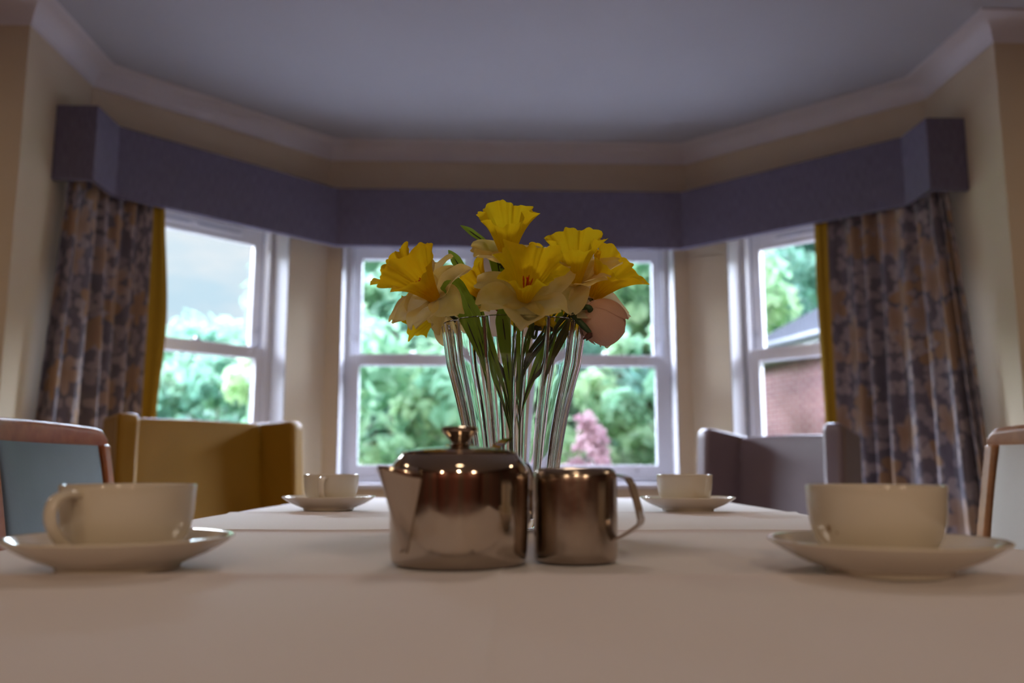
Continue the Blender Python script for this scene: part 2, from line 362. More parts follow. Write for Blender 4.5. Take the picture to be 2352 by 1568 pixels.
# ---------------------------------------------------------------- mesh helpers
class MB:
    def __init__(s): s.v = []; s.f = []; s.uv = None; s.fuv = {}
    def add(s, verts, faces, uvs=None):
        o = len(s.v); s.v += [Vector(p) for p in verts]
        for i, f in enumerate(faces):
            if uvs is not None: s.fuv[len(s.f)] = [uvs[j] for j in f]
            s.f.append(tuple(j + o for j in f))
        return s
    def box(s, c, d, M=None):
        x, y, z = (k / 2 for k in d); c = Vector(c)
        vs = [c + Vector((a * x, b * y, e * z)) for e in (-1, 1) for b in (-1, 1) for a in (-1, 1)]
        if M is not None: vs = [M @ p for p in vs]
        return s.add(vs, [(0, 2, 3, 1), (4, 5, 7, 6), (0, 1, 5, 4), (2, 6, 7, 3), (0, 4, 6, 2), (1, 3, 7, 5)])
    def hexa(s, b, t):
        """bottom quad b, top quad t (same order, ccw from above)"""
        return s.add(list(b) + list(t), [(3, 2, 1, 0), (4, 5, 6, 7), (0, 1, 5, 4), (1, 2, 6, 5), (2, 3, 7, 6), (3, 0, 4, 7)])
    def grid(s, pts, uvs=None, closed_u=False):
        """pts[i][j]"""
        n, m = len(pts), len(pts[0])
        vs = [p for r in pts for p in r]; fs = []
        for i in range(n - 1):
            for j in range(m if closed_u else m - 1):
                k = (j + 1) % m
                fs.append((i * m + j, i * m + k, (i + 1) * m + k, (i + 1) * m + j))
        u = [q for r in uvs for q in r] if uvs else None
        return s.add(vs, fs, u)
    def lathe(s, prof, seg=48, c=(0, 0, 0), rfun=None):
        c = Vector((*c,)); rows = []
        for r, z in prof:
            rows.append([c + Vector((r * (rfun(2 * pi * k / seg, z) if rfun else 1) * cos(2 * pi * k / seg),
                                     r * (rfun(2 * pi * k / seg, z) if rfun else 1) * sin(2 * pi * k / seg), z)) for k in range(seg)])
        return s.grid(rows, None, True)
    def tube(s, path, rad, seg=8, cap=True):
        path = [Vector(p) for p in path]; rows = []
        up = Vector((0.13, 0.21, 1)).normalized(); prev = None
        for i, p in enumerate(path):
            t = (path[min(i + 1, len(path) - 1)] - path[max(i - 1, 0)]).normalized()
            if prev is None:
                a = t.cross(up)
                if a.length < 1e-3: a = t.cross(Vector((1, 0, 0)))
            else: a = prev - t * prev.dot(t)
            a.normalize(); prev = a; b = t.cross(a)
            r = rad[i] if isinstance(rad, (list, tuple)) else rad
            rows.append([p + a * (r * cos(2 * pi * k / seg)) + b * (r * sin(2 * pi * k / seg)) for k in range(seg)])
        s.grid(rows, None, True)
        if cap:
            n = len(path); o = len(s.v) - n * seg
            s.f.append(tuple(o + k for k in range(seg))[::-1]); s.f.append(tuple(o + (n - 1) * seg + k for k in range(seg)))
        return s
    def strap(s, path, side, w, t):
        """flat strap: rectangle swept along path; side = width direction"""
        path = [Vector(p) for p in path]; side = Vector(side).normalized(); rows = []
        for i, p in enumerate(path):
            tg = (path[min(i + 1, len(path) - 1)] - path[max(i - 1, 0)]).normalized()
            n = tg.cross(side).normalized()
            rows.append([p + side * (a * w / 2) + n * (b * t / 2) for a, b in ((-1, -1), (1, -1), (1, 1), (-1, 1))])
        s.grid(rows, None, True)
        o = len(s.v) - 4 * len(path); e = len(s.v) - 4
        s.f.append((o, o + 1, o + 2, o + 3)); s.f.append((e + 3, e + 2, e + 1, e))
        return s
    def sweep(s, poly, prof, closed=False):
        """poly 2D plan polyline; prof list of (outward offset, z)"""
        rows = [[Vector((q[0], q[1], z)) for q in offset(poly, o)] for o, z in prof]
        n = len(rows); rows = rows + ([rows[0]] if closed else [])
        return s.grid(rows)
    def build(s, name, mat, parent=None, smooth=35, bevel=None, sub=None, loc=None, solid=None, rot=None):
        me = bpy.data.meshes.new(name)
        me.from_pydata([tuple(p) for p in s.v], [], s.f)
        if s.fuv:
            ul = me.uv_layers.new(name='UVMap')
            for i, poly in enumerate(me.polygons):
                if i in s.fuv:
                    for k, li in enumerate(poly.loop_indices): ul.data[li].uv = s.fuv[i][k]
        bm = bmesh.new(); bm.from_mesh(me); 
        bmesh.ops.remove_doubles(bm, verts=bm.verts, dist=1e-6)
        bmesh.ops.recalc_face_normals(bm, faces=bm.faces); bm.to_mesh(me); bm.free()
        me.materials.append(MATS[mat] if isinstance(mat, str) else mat)
        if smooth:
            for p in me.polygons: p.use_smooth = True
            me.set_sharp_from_angle(angle=radians(smooth))
        o = bpy.data.objects.new(name, me); COL.objects.link(o)
        if parent: o.parent = parent
        if loc is not None: o.location = loc
        if rot is not None: o.rotation_euler = rot
        if solid:
            m = o.modifiers.new('solid', 'SOLIDIFY'); m.thickness = solid; m.offset = 0
        if bevel:
            m = o.modifiers.new('bevel', 'BEVEL'); m.width = bevel; m.segments = 3; m.limit_method = 'ANGLE'; m.angle_limit = radians(40)
        if sub:
            m = o.modifiers.new('sub', 'SUBSURF'); m.levels = sub; m.render_levels = sub
        return o

def offset(poly, d):
    """offset an open plan polyline to the left of travel with mitred corners"""
    poly = [Vector(p[:2]) for p in poly]; n = len(poly); res = []
    nor = []
    for i in range(n - 1):
        e = (poly[i + 1] - poly[i]).normalized(); nor.append(Vector((-e.y, e.x)))
    for i in range(n):
        if i == 0: res.append(poly[0] + nor[0] * d)
        elif i == n - 1: res.append(poly[-1] + nor[-1] * d)
        else:
            b = (nor[i - 1] + nor[i]).normalized()
            res.append(poly[i] + b * (d / b.dot(nor[i])))
    return res

def tag(o, label=None, cat=None, group=None, kind=None):
    if label: o['label'] = label
    if cat: o['category'] = cat
    if group: o['group'] = group
    if kind: o['kind'] = kind
    return o
def thing(name, loc, label, cat, group=None, rz=0):
    o = bpy.data.objects.new(name, None); COL.objects.link(o)
    o.location = loc; o.rotation_euler = (0, 0, rz); o.empty_display_size = 0.05
    return tag(o, label, cat, group)
def copy_tree(o, parent=None):
    c = o.copy(); COL.objects.link(c)
    if parent: c.parent = parent
    for ch in list(o.children): copy_tree(ch, c)
    return c
def struct(o, label=None, cat=None): return tag(o, label, cat, None, 'structure')
def bez(pts, n=24):
    """smooth Catmull-Rom through points"""
    pts = [Vector(p) for p in pts]; q = [2 * pts[0] - pts[1]] + pts + [2 * pts[-1] - pts[-2]]; res = []
    k = len(pts) - 1
    for i in range(n + 1):
        t = i / n * k; j = min(int(t), k - 1); f = t - j
        a, b, c, d = q[j:j + 4]
        res.append(0.5 * ((2 * b) + (c - a) * f + (2 * a - 5 * b + 4 * c - d) * f * f + (3 * b - a - 3 * c + d) * f ** 3))
    return res

# ================================================================ THE ROOM
CEIL = 2.40
LOC = [(-3.4, -1.303), (-1.69, -1.303), (-1.69, -0.815), (-0.885, 0), (0.885, 0), (1.69, -0.815), (1.69, -1.303), (3.4, -1.303)]
PL = [W(*p).to_2d() for p in LOC]
OUT = offset(PL, 0.26)
SILL, HEAD = 0.73, 1.97

def wall(name, i, holes, label):
    a, b = PL[i], PL[i + 1]; c, d = OUT[i], OUT[i + 1]
    L = (b - a).length; e = (b - a) / L; n = Vector((-e.y, e.x))
    mb = MB()
    def block(p0, p1, q0, q1, z0, z1):
        mb.hexa([Vector((*p, z0)) for p in (p0, p1, q1, q0)], [Vector((*p, z1)) for p in (p0, p1, q1, q0)])
    cur_p, cur_q = a, c
    for (t0, t1) in holes:
        p0 = a + e * t0; q0 = p0 + n * 0.26; p1 = a + e * t1; q1 = p1 + n * 0.26
        block(cur_p, p0, cur_q, q0, 0, CEIL)
        block(p0, p1, q0, q1, 0, SILL); block(p0, p1, q0, q1, HEAD, CEIL)
        cur_p, cur_q = p1, q1
    block(cur_p, b, cur_q, d, 0, CEIL)
    o = mb.build(name, 'wall_paint', smooth=None)
    struct(o, label, 'wall')
    return a, e, n, L
WIN_SIDE = (0.20, 0.933); 
wall('wall_main_left', 0, [], 'cream main room wall left of the bay opening')
wall('wall_bay_left_return', 1, [], 'cream left return wall at the mouth of the bay')
wa = wall('wall_bay_left', 2, [WIN_SIDE], 'cream angled left wall of the bay')
wb = wall('wall_bay_front', 3, [(0.07, 0.738), (1.032, 1.70)], 'cream front wall of the bay with two windows')
Lw = (PL[5] - PL[4]).length
wc = wall('wall_bay_right', 4, [(Lw - WIN_SIDE[1], Lw - WIN_SIDE[0])], 'cream angled right wall of the bay')
wall('wall_bay_right_return', 5, [], 'cream right return wall at the mouth of the bay')
wall('wall_main_right', 6, [], 'cream main room wall right of the bay opening')
BACK = -8.2
def slab(name, mat, pts, z0, z1):
    mb = MB(); n = len(pts)
    vs = [Vector((p.x, p.y, z0)) for p in pts] + [Vector((p.x, p.y, z1)) for p in pts]
    mb.add(vs, [tuple(range(n))[::-1], tuple(range(n, 2 * n))] + [(i, (i + 1) % n, n + (i + 1) % n, n + i) for i in range(n)])
    return mb.build(name, mat, smooth=None)
rim = [q for q in OUT] + [W(3.66, -1.04).to_2d(), W(3.66, BACK - .26).to_2d(), W(-3.66, BACK - .26).to_2d(), W(-3.66, -1.04).to_2d()]
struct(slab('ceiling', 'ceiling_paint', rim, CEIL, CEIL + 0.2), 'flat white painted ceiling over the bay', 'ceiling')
struct(slab('floor', 'carpet', rim, -0.2, 0), 'brown carpeted floor', 'floor')
def lbox(name, x0, x1, y0, y1, z0, z1, mat):
    mb = MB(); q = [(x0, y0), (x1, y0), (x1, y1), (x0, y1)]
    mb.hexa([W(a, b, z0) for a, b in q], [W(a, b, z1) for a, b in q])
    return mb.build(name, mat, smooth=None)
struct(lbox('wall_left', -3.66, -3.4, BACK, -1.04, 0, CEIL, 'back_wall_paint'), 'dark panelled left wall of the main room', 'wall')
struct(lbox('wall_right', 3.4, 3.66, BACK, -1.04, 0, CEIL, 'back_wall_paint'), 'dark panelled right wall of the main room', 'wall')
struct(lbox('wall_back', -3.66, 3.66, BACK - .26, BACK, 0, CEIL, 'back_wall_paint'), 'dark back wall of the main room', 'wall')

# coving: concave quarter with a small lip at each edge
cv = [(0, CEIL - 0.08), (-0.006, CEIL - 0.08), (-0.006, CEIL - 0.074)]
for k in range(9):
    t = k / 8 * pi / 2
    cv.append((-0.088 + 0.078 * cos(t), CEIL - 0.072 + 0.066 * sin(t)))
cv += [(-0.088, CEIL - 0.005), (-0.094, CEIL - 0.005), (-0.094, CEIL)]
struct(MB().sweep(PL, cv).build('trim_coving', 'coving_paint', smooth=25), 'white concave coving where the wall meets the ceiling', 'coving')
sk = [(0, 0), (-0.016, 0), (-0.016, 0.10), (-0.008, 0.12), (0, 0.12)]
struct(MB().sweep(PL, sk).build('baseboard_bay', 'window_white', smooth=None), 'white skirting board', 'skirting')

# ---------------------------------------------------------------- sash windows
def window(idx, wall_info, t0, t1, label, vents):
    a, e, n, L = wall_info
    o3 = a + e * ((t0 + t1) / 2)
    root = bpy.data.objects.new('window_%d' % idx, None); COL.objects.link(root)
    root.location = (o3.x, o3.y, 0); root.rotation_euler = (0, 0, atan2(e.y, e.x))
    struct(root, label, 'window')
    hw = (t1 - t0) / 2
    def fr(mb, x0, x1, z0, z1, y0, y1, s, top, bot):
        yc, yd = (y0 + y1) / 2, y1 - y0
        mb.box((x0 + s / 2, yc, (z0 + z1) / 2), (s, yd, z1 - z0)); mb.box((x1 - s / 2, yc, (z0 + z1) / 2), (s, yd, z1 - z0))
        mb.box(((x0 + x1) / 2, yc, z1 - top / 2), (x1 - x0 - 2 * s, yd, top)); mb.box(((x0 + x1) / 2, yc, z0 + bot / 2), (x1 - x0 - 2 * s, yd, bot))
        return mb
    # box frame
    f = MB(); fr(f, -hw, hw, SILL, HEAD, 0.115, 0.25, 0.028, 0.03, 0.035)
    fr(f, -hw, hw, SILL, HEAD, 0.115, 0.13, 0.036, 0.04, 0.04)
    f.build('window_frame', 'window_white', root, smooth=None, bevel=0.003)
    tr = MB()
    for sx in (-1, 1):
        tr.box((sx * (hw - 0.030), 0.194, 1.62), (0.010, 0.03, 0.66))
    tr.build('sash_track', 'window_track', root, smooth=None)
    iw = hw - 0.029
    MEET = 1.345
    lo = fr(MB(), -iw, iw, SILL + 0.036, MEET + 0.028, 0.132, 0.172, 0.048, 0.056, 0.062).build('lower_sash', 'window_white', root, smooth=None, bevel=0.004)
    up = fr(MB(), -iw, iw, MEET - 0.022, HEAD - 0.03, 0.180, 0.220, 0.046, 0.075, 0.045).build('upper_sash', 'window_white', root, smooth=None, bevel=0.004)
    MB().box((0, 0.152, (SILL + 0.098 + MEET - 0.028) / 2), (2 * iw - 0.096, 0.006, MEET - 0.028 - SILL - 0.098)).build('pane', 'window_glass', lo, smooth=None)
    MB().box((0, 0.200, (MEET + 0.023 + HEAD - 0.105) / 2), (2 * iw - 0.092, 0.006, HEAD - 0.105 - MEET - 0.023)).build('pane', 'window_glass', up, smooth=None)
    fs = MB().box((0, 0.150, MEET + 0.031), (0.05, 0.022, 0.008)).lathe([(0, MEET + 0.035), (0.011, MEET + 0.035), (0.009, MEET + 0.046), (0, MEET + 0.047)], 12, (0.006, 0.15, 0))
    fs.build('sash_fastener', 'metal_fitting', root)
    for sx in (-1, 1):
        ft = MB().lathe([(0, 0), (0.008, 0), (0.008, 0.012), (0, 0.013)], 12)
        ft.build('sash_lift', 'metal_fitting', root, loc=(sx * iw * 0.5, 0.131, SILL + 0.072), rot=(pi / 2, 0, 0))
        MB().box((0, 0, 0), (0.012, 0.008, 0.03)).build('restrictor', 'metal_fitting', root, smooth=None, loc=(sx * (iw - 0.020), 0.177, MEET + 0.11), bevel=0.002)
    for vx in vents:
        v = MB().box((vx, 0.176, HEAD - 0.062), (0.24, 0.012, 0.022)).build('trickle_vent', 'window_white', root, smooth=None, bevel=0.003)
        MB().box((vx, 0.169, HEAD - 0.062), (0.21, 0.004, 0.009)).build('vent_slot', 'window_track', v, smooth=None)
    MB().box((0, 0.05, SILL + 0.001), (2 * hw + 0.06, 0.17, 0.022)).build('window_sill', 'window_white', root, smooth=None, bevel=0.006)
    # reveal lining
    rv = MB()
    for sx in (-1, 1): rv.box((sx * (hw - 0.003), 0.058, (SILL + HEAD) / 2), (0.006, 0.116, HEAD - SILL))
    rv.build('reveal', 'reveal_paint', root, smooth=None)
    # portal to guide the daylight sampling
    pd = bpy.data.lights.new('daylight_portal', 'AREA'); pd.shape = 'RECTANGLE'; pd.size = 2 * hw; pd.size_y = HEAD - SILL; pd.cycles.is_portal = True
    po = bpy.data.objects.new('daylight_portal', pd); COL.objects.link(po)
    p = o3 + n * 0.27; po.location = (p.x, p.y, (SILL + HEAD) / 2)
    po.rotation_euler = Vector((-n.x, -n.y, 0)).to_track_quat('-Z', 'Y').to_euler()
window(1, wa, *WIN_SIDE, 'white sash window in the angled left wall of the bay, sky above trees', (-0.15, 0.10))
window(2, wb, 0.07, 0.738, 'white sash window left of the vase in the bay front', (0.0,))
window(3, wb, 1.032, 1.70, 'white sash window right of the vase in the bay front', (0.0,))
window(4, wc, Lw - WIN_SIDE[1], Lw - WIN_SIDE[0], 'white sash window in the angled right wall, brick building outside', (-0.09, 0.16))

# ---------------------------------------------------------------- pelmet
D = 0.16
SQ = 0.4142 * D
pel = [(-1.688, -1.087), (-1.54, -1.087), (-1.54, -0.891), (-0.885 + SQ, -D), (0.885 - SQ, -D), (1.54, -0.891), (1.54, -1.087), (1.688, -1.087)]
PZ0, PZ1 = 1.845, 2.131
pw = [W(*p).to_2d() for p in pel]
def pel_mesh():
    mb = MB(); T = 0.018
    inn = offset(pw, T); acc = 0; us = [0]
    for i in range(len(pw) - 1): acc += (pw[i + 1] - pw[i]).length; us.append(acc)
    rows, uvs = [], []
    for (ring, z, vv) in ((inn, PZ0, -T), (pw, PZ0 + 0.004, 0), (pw, PZ1 - 0.004, PZ1 - PZ0), (inn, PZ1, PZ1 - PZ0 + T)):
        rows.append([Vector((p.x, p.y, z)) for p in ring]); uvs.append([(u, vv) for u in us])
    mb.grid(rows, uvs)
    rows = [[Vector((p.x, p.y, z)) for p in inn] for z in (PZ1, PZ0)]
    mb.grid(rows, [[(u, 0) for u in us], [(u, .28) for u in us]])
    return mb
pelmet = pel_mesh().build('pelmet', 'pelmet_fabric', smooth=30)
tag(pelmet, 'long charcoal fabric pelmet running round the bay above the windows', 'pelmet')
mb = MB()
inn = offset(pw, 0.02); wl = offset(PL, -0.004)[1:7]
wl[0] = W(-1.686, -1.06).to_2d(); wl[-1] = W(1.686, -1.06).to_2d()
ring = inn[1:-1]; 
top = [W(-1.686, -1.06), W(-1.562, -1.06), *[Vector((p.x, p.y, 0)) for p in inn[2:6]], W(1.562, -1.06), W(1.686, -1.06), *[Vector((p.x, p.y, 0)) for p in offset(PL, -0.006)[5:1:-1]]]
n = len(top)
mb.add([Vector((p.x, p.y, PZ1 - 0.03)) for p in top] + [Vector((p.x, p.y, PZ1 - 0.012)) for p in top],
       [tuple(range(n))[::-1], tuple(range(n, 2 * n))] + [(i, (i + 1) % n, n + (i + 1) % n, n + i) for i in range(n)])
mb.build('top_board', 'dark_wood', pelmet, smooth=None)

# ---------------------------------------------------------------- curtains
def curtain(side, label):
    s = side
    base = bez([(s * 1.655, -1.035), (s * 1.612, -0.985), (s * 1.597, -0.885), (s * 1.52, -0.775), (s * 1.465, -0.72)] if s < 0 else
               [(s * 1.630, -1.02), (s * 1.600, -0.975), (s * 1.580, -0.875), (s * 1.465, -0.725), (s * 1.350, -0.608)], 40)
    bot = bez([(s * 1.675, -1.20), (s * 1.60, -1.15), (s * 1.55, -0.99), (s * 1.51, -0.85), (s * 1.462, -0.75)] if s < 0 else
              [(s * 1.675, -1.20), (s * 1.60, -1.15), (s * 1.54, -0.98), (s * 1.44, -0.80), (s * 1.32, -0.66)], 40)
    n, m = 150, 34
    rnd = random.Random(5 if s < 0 else 9)
    nf = 6.5 if s < 0 else 8.0
    ph = [rnd.uniform(-0.5, 0.5) for _ in range(12)]
    def at(path, t):
        k = t * (len(path) - 1); j = min(int(k), len(path) - 2); f = k - j
        p = path[j] * (1 - f) + path[j + 1] * f; d = (path[j + 1] - path[j]).normalized()
        return p, Vector((d.y, -d.x)) if s < 0 else Vector((-d.y, d.x))
    rows, uvs = [], []
    z1, z0 = 1.95, 0.02
    for i in range(m + 1):
        v = i / m; z = z1 + (z0 - z1) * v; r, u = [], []
        for j in range(n + 1):
            t = j / n
            a, na = at(base, t); b, nb = at(bot, t)
            p = a.lerp(b, v ** 0.9); nn = na.lerp(nb, v)
            w_ = t * nf + 0.35 * sin(t * 9 + ph[0] * 6) + 0.16 * v * sin(t * 17 + ph[1] * 5)
            amp = 0.021 * (1 + 0.35 * sin(t * 23 + ph[2] * 9)) * (0.85 + 0.45 * v)
            sh = sin(2 * pi * w_); sh = math.copysign(abs(sh) ** 0.75, sh)
            q = p + nn * (amp * sh) + nn * (0.004 * sin(v * 9 + t * 31))
            r.append(W(q.x, q.y, z)); u.append((t * 1.15 + (0 if s < 0 else 3.3), v * (z1 - z0)))
        rows.append(r); uvs.append(u)
    c = MB().grid(rows, uvs).build('curtain', 'floral_print', smooth=60)
    tag(c, label, 'curtain', 'floral curtains')
    # lining turned back at the inner edge
    rows2, uv2 = [], []
    for i in range(m + 1):
        v = i / m; z = z1 + (z0 - z1) * v; r, u = [], []
        e = rows[i][-1]
        k = 0.046 + 0.016 * math.exp(-((v - 0.30) / 0.13) ** 2) - 0.010 * math.exp(-((v - 0.03) / 0.1) ** 2) if s < 0 else 0.046 - 0.02 * max(0, v - 0.2)
        for j in range(13):
            t = j / 12
            q = e + Vector((-s * k * t, k * t * 0.6 + 0.007 * sin(t * 2 * pi) + 0.003 * t * sin(v * 11), 0))
            r.append(q); u.append((t * 0.08, v * 1.9))
        rows2.append(r); uv2.append(u)
    MB().grid(rows2, uv2).build('lining', 'lining_mustard', c, smooth=60)['label'] = 'mustard lining showing at the inner edge'
curtain(-1, 'floral curtain with mustard lining on the left side of the bay, behind the tan armchair')
curtain(1, 'floral curtain with mustard lining on the right side of the bay, behind the brown armchair')

# ================================================================ THE TABLE
ZT = 0.75
TX0, TX1, TY0, TY1 = -0.43, 0.435, 0.225, 2.03
t = thing('dining_table', (0, (TY0 + TY1) / 2, 0), 'long wooden dining table under the white tablecloth', 'table')
ty = (TY0 + TY1) / 2
MB().box((0, 0, 0.729), (TX1 - TX0 - 0.02, TY1 - TY0 - 0.02, 0.034)).build('tabletop', 'table_wood', t, smooth=None, bevel=0.004)
MB().box((0, 0, 0.672), (0.70, 1.62, 0.08)).build('apron', 'table_wood', t, smooth=None, bevel=0.003)
for sx in (-1, 1):
    for sy in (-1, 1):
        MB().lathe([(0.001, 0), (0.022, 0), (0.026, 0.02), (0.030, 0.6), (0.034, 0.712), (0.001, 0.712)], 20).build('leg', 'table_wood', t, loc=(sx * 0.345, sy * 0.80, 0))

CREASE_Y = [(0.569, 0.0030, 0.007), (0.952, 0.0038, 0.008), (1.36, 0.0020, 0.007)]
CREASE_X = [(-0.008, 0.0038, 0.007)]
def cloth_h(x, y):
    h = 0
    for c, a, wd in CREASE_Y:
        yy = y - c - 0.004 * sin(x * 3 + c * 9)
        h += a * math.exp(-abs(yy) / wd)
    for c, a, wd in CREASE_X:
        h += a * math.exp(-abs(x - c) / wd) * (1 if y < 0.56 else 0.25)
    h += 0.0007 * mnoise.noise(Vector((x * 7, y * 5, 1)))
    # a soft diagonal rumple near the front right
    dd = (x - 0.16) * 0.55 + (y - 0.45) * 0.83
    h += 0.0012 * math.exp(-(dd / 0.035) ** 2) * max(0, min(1, (x - 0.1) / 0.1))
    return h
def cloth():
    def axis(a, b, step, cr):
        xs = set(); k = int((b - a) / step)
        for i in range(k + 1): xs.add(round(a + (b - a) * i / k, 5))
        for c, _, wd in cr:
            for i in range(-16, 17): 
                q = c + i * 0.0012
                if a < q < b: xs.add(round(q, 5))
        return sorted(xs)
    xs = axis(TX0, TX1, 0.016, CREASE_X); ys = axis(TY0, TY1, 0.014, CREASE_Y)
    R = 0.008; drop = [0.0, 0.3, 0.6, 0.9, 1.2, 1.5708]
    ex = [('r', k) for k in drop[1:]] + [('d', z) for z in (0.03, 0.07, 0.11, 0.15, 0.18, 0.205)]
    def side(kind, k):
        if kind == 'r': return R * sin(k), -R * (1 - cos(k))
        return R, -R - k
    xs2 = [('L', e) for e in reversed(ex)] + [('x', x) for x in xs] + [('R', e) for e in ex]
    ys2 = [('L', e) for e in reversed(ex)] + [('x', y) for y in ys] + [('R', e) for e in ex]
    rows = []
    for ky, vy in ys2:
        row = []
        for kx, vx in xs2:
            dx = dy = 0; dz = 0; 
            if kx == 'x': x = vx
            else: 
                o_, z_ = side(*vx); x = TX0 - o_ if kx == 'L' else TX1 + o_; dz = min(dz, z_)
            if ky == 'x': y = vy
            else:
                o_, z_ = side(*vy); y = TY0 - o_ if ky == 'L' else TY1 + o_; dz = min(dz, z_)
            fl = max(0, -dz - R)
            wv = 0.012 * fl / 0.26 * (1 + sin(y * 23 + x * 3)); wx = 0.012 * fl / 0.26 * (1 + sin(x * 25 + 1))
            if kx == 'L': x -= wv
            if kx == 'R': x += wv
            if ky == 'L': y -= wx
            if ky == 'R': y += wx
            h = cloth_h(x, y) if dz > -R else 0.0005
            row.append(Vector((x, y, ZT + dz + h)))
        rows.append(row)
    return MB().grid(rows)
tc_ = cloth().build('tablecloth', 'table_linen', smooth=75)
tag(tc_, 'white linen tablecloth with pressed fold lines covering the dining table', 'tablecloth')

# ---------------------------------------------------------------- cups and saucers
def arc(cx, cz, r, a0, a1, n):
    return [(cx + r * cos(radians(a0 + (a1 - a0) * k / n)), cz + r * sin(radians(a0 + (a1 - a0) * k / n))) for k in range(n + 1)]
cup_prof = [(0.0005, 0.004), (0.024, 0.004), (0.0255, 0.0), (0.0285, 0.0), (0.031, 0.0035), (0.0360, 0.0085), (0.0398, 0.0155), (0.0420, 0.024), (0.0432, 0.034), (0.0438, 0.044), (0.0441, 0.0485),
            (0.0438, 0.0494), (0.0430, 0.0497), (0.0422, 0.0492), (0.0417, 0.044), (0.0411, 0.034), (0.0398, 0.025), (0.0374, 0.017), (0.032, 0.0105), (0.022, 0.0078), (0.0005, 0.007)]
sau_prof = [(0.0005, 0.0035), (0.034, 0.0035), (0.036, 0.0), (0.0395, 0.0), (0.041, 0.0035), (0.050, 0.0065), (0.060, 0.0110), (0.068, 0.0157), (0.0735, 0.0195), (0.0750, 0.0208), (0.0749, 0.0218), (0.0738, 0.0222),
            (0.0715, 0.0212), (0.066, 0.0176), (0.058, 0.0133), (0.048, 0.0100), (0.036, 0.0082), (0.030, 0.0078), (0.0285, 0.0072), (0.0005, 0.0070)]
cup_mesh = saucer_mesh = None
def place_setting(x, y, cdx, hang, lab_c, lab_s, stain=False):
    sa = MB().lathe(sau_prof, 72).build('saucer', 'china', smooth=50, loc=(x, y, ZT + 0.0012))
    tag(sa, lab_s, 'saucer', 'white saucers')
    c = thing('teacup', (x + cdx, y, ZT + 0.0012 + 0.0073), lab_c, 'cup', 'white teacups', rz=hang)
    MB().lathe(cup_prof, 72).build('bowl', 'china', c, smooth=50)
    pts = bez([(0.0405, 0, 0.0425), (0.050, 0, 0.0445), (0.0605, 0, 0.040), (0.0625, 0, 0.029), (0.056, 0, 0.017), (0.046, 0, 0.0095), (0.034, 0, 0.0085)], 26)
    rows = []
    for i, p in enumerate(pts):
        tg = (pts[min(i + 1, 26)] - pts[max(i - 1, 0)]).normalized(); nn = Vector((-tg.z, 0, tg.x))
        wd = 0.0062 - 0.0012 * sin(pi * i / 26)
        rows.append([p + Vector((0, 1, 0)) * (wd * cos(a)) + nn * (0.0030 * sin(a)) for a in [2 * pi * k / 14 for k in range(14)]])
    MB().grid(rows, None, True).build('handle', 'china', c, smooth=70)
    if stain:
        # a small dried tea drip on the outer wall
        mbs = MB(); 
        for (ang, zz, rr) in ((-230, 0.0225, 0.0018), (-222, 0.0200, 0.0007)):
            a = radians(ang); rz_ = 0.0419 if zz > 0.021 else 0.0412
            cc = Vector((rz_ * cos(a), rz_ * sin(a), zz)); tx = Vector((-sin(a), cos(a), 0)); nz_ = Vector((cos(a), sin(a), -0.25)).normalized(); tz = nz_.cross(tx).normalized()
            ring = [cc + nz_ * 0.0003 + tx * (rr * 0.7 * cos(k * pi / 6)) + tz * (rr * 1.4 * sin(k * pi / 6)) for k in range(12)]
            mbs.add(ring + [cc + nz_ * 0.0007], [(k, (k + 1) % 12, 12) for k in range(12)])
        st = mbs.build('tea_stain', 'coffee_stain', c); st['label'] = 'brown dried tea drip'
    return c
place_setting(-0.269, 0.612, 0.004, radians(248), 'white teacup beside the tan armchair corner, handle towards the camera on the near left saucer', 'white saucer nearest the blue-backed wooden chair')
place_setting(0.2465, 0.588, -0.005, radians(75), 'white teacup with a small brown drip stain, nearest on the right', 'white saucer under the tea-stained cup', stain=True)
place_setting(-0.297, 1.435, 0.003, radians(267), 'far white teacup with its handle facing the camera, left of the steel teapot', 'far white saucer left of the steel teapot')
place_setting(0.279, 1.405, -0.004, radians(80), 'far white teacup in front of the brown armchair, no handle showing', 'far white saucer in front of the brown armchair')

# ---------------------------------------------------------------- steel teapot
tp = thing('teapot', (-0.0385, 0.647, ZT + 0.0012), 'stainless steel teapot with a wide V spout in front of the flower vase', 'teapot')
body = [(0.0005, 0.0), (0.0455, 0.0), (0.0478, 0.0012), (0.0490, 0.004), (0.0498, 0.010), (0.0504, 0.022), (0.0508, 0.042), (0.0511, 0.060), (0.0509, 0.0645), (0.0502, 0.0680), (0.0487, 0.0712), (0.0462, 0.0745), (0.0438, 0.0770), (0.0430, 0.0778), (0.0425, 0.0782), (0.0005, 0.0782)]
MB().lathe(body, 96).build('body', 'stainless_steel', tp, smooth=40)
lid = [(0.0005, 0.0783), (0.0425, 0.0783), (0.0432, 0.0788), (0.0430, 0.0796), (0.041, 0.0803), (0.032, 0.0818), (0.022, 0.0829), (0.0135, 0.0837), (0.012, 0.0842), (0.0110, 0.0850), (0.0005, 0.0851)]
ld = MB().lathe(lid, 96).build('lid', 'stainless_steel', tp, smooth=40)
knob = [(0.0005, 0.0846), (0.0082, 0.0846), (0.0066, 0.0856), (0.0062, 0.0864), (0.0072, 0.0880), (0.0102, 0.0912), (0.0130, 0.0942), (0.0134, 0.0952), (0.0133, 0.0972), (0.0124, 0.0979), (0.0108, 0.0981), (0.0085, 0.0976), (0.0005, 0.0974)]
MB().lathe(knob, 48).build('knob', 'stainless_steel', ld, smooth=40)
hd = Vector((0.66, 0.75, 0)).normalized(); hs = Vector((-hd.y, hd.x, 0))
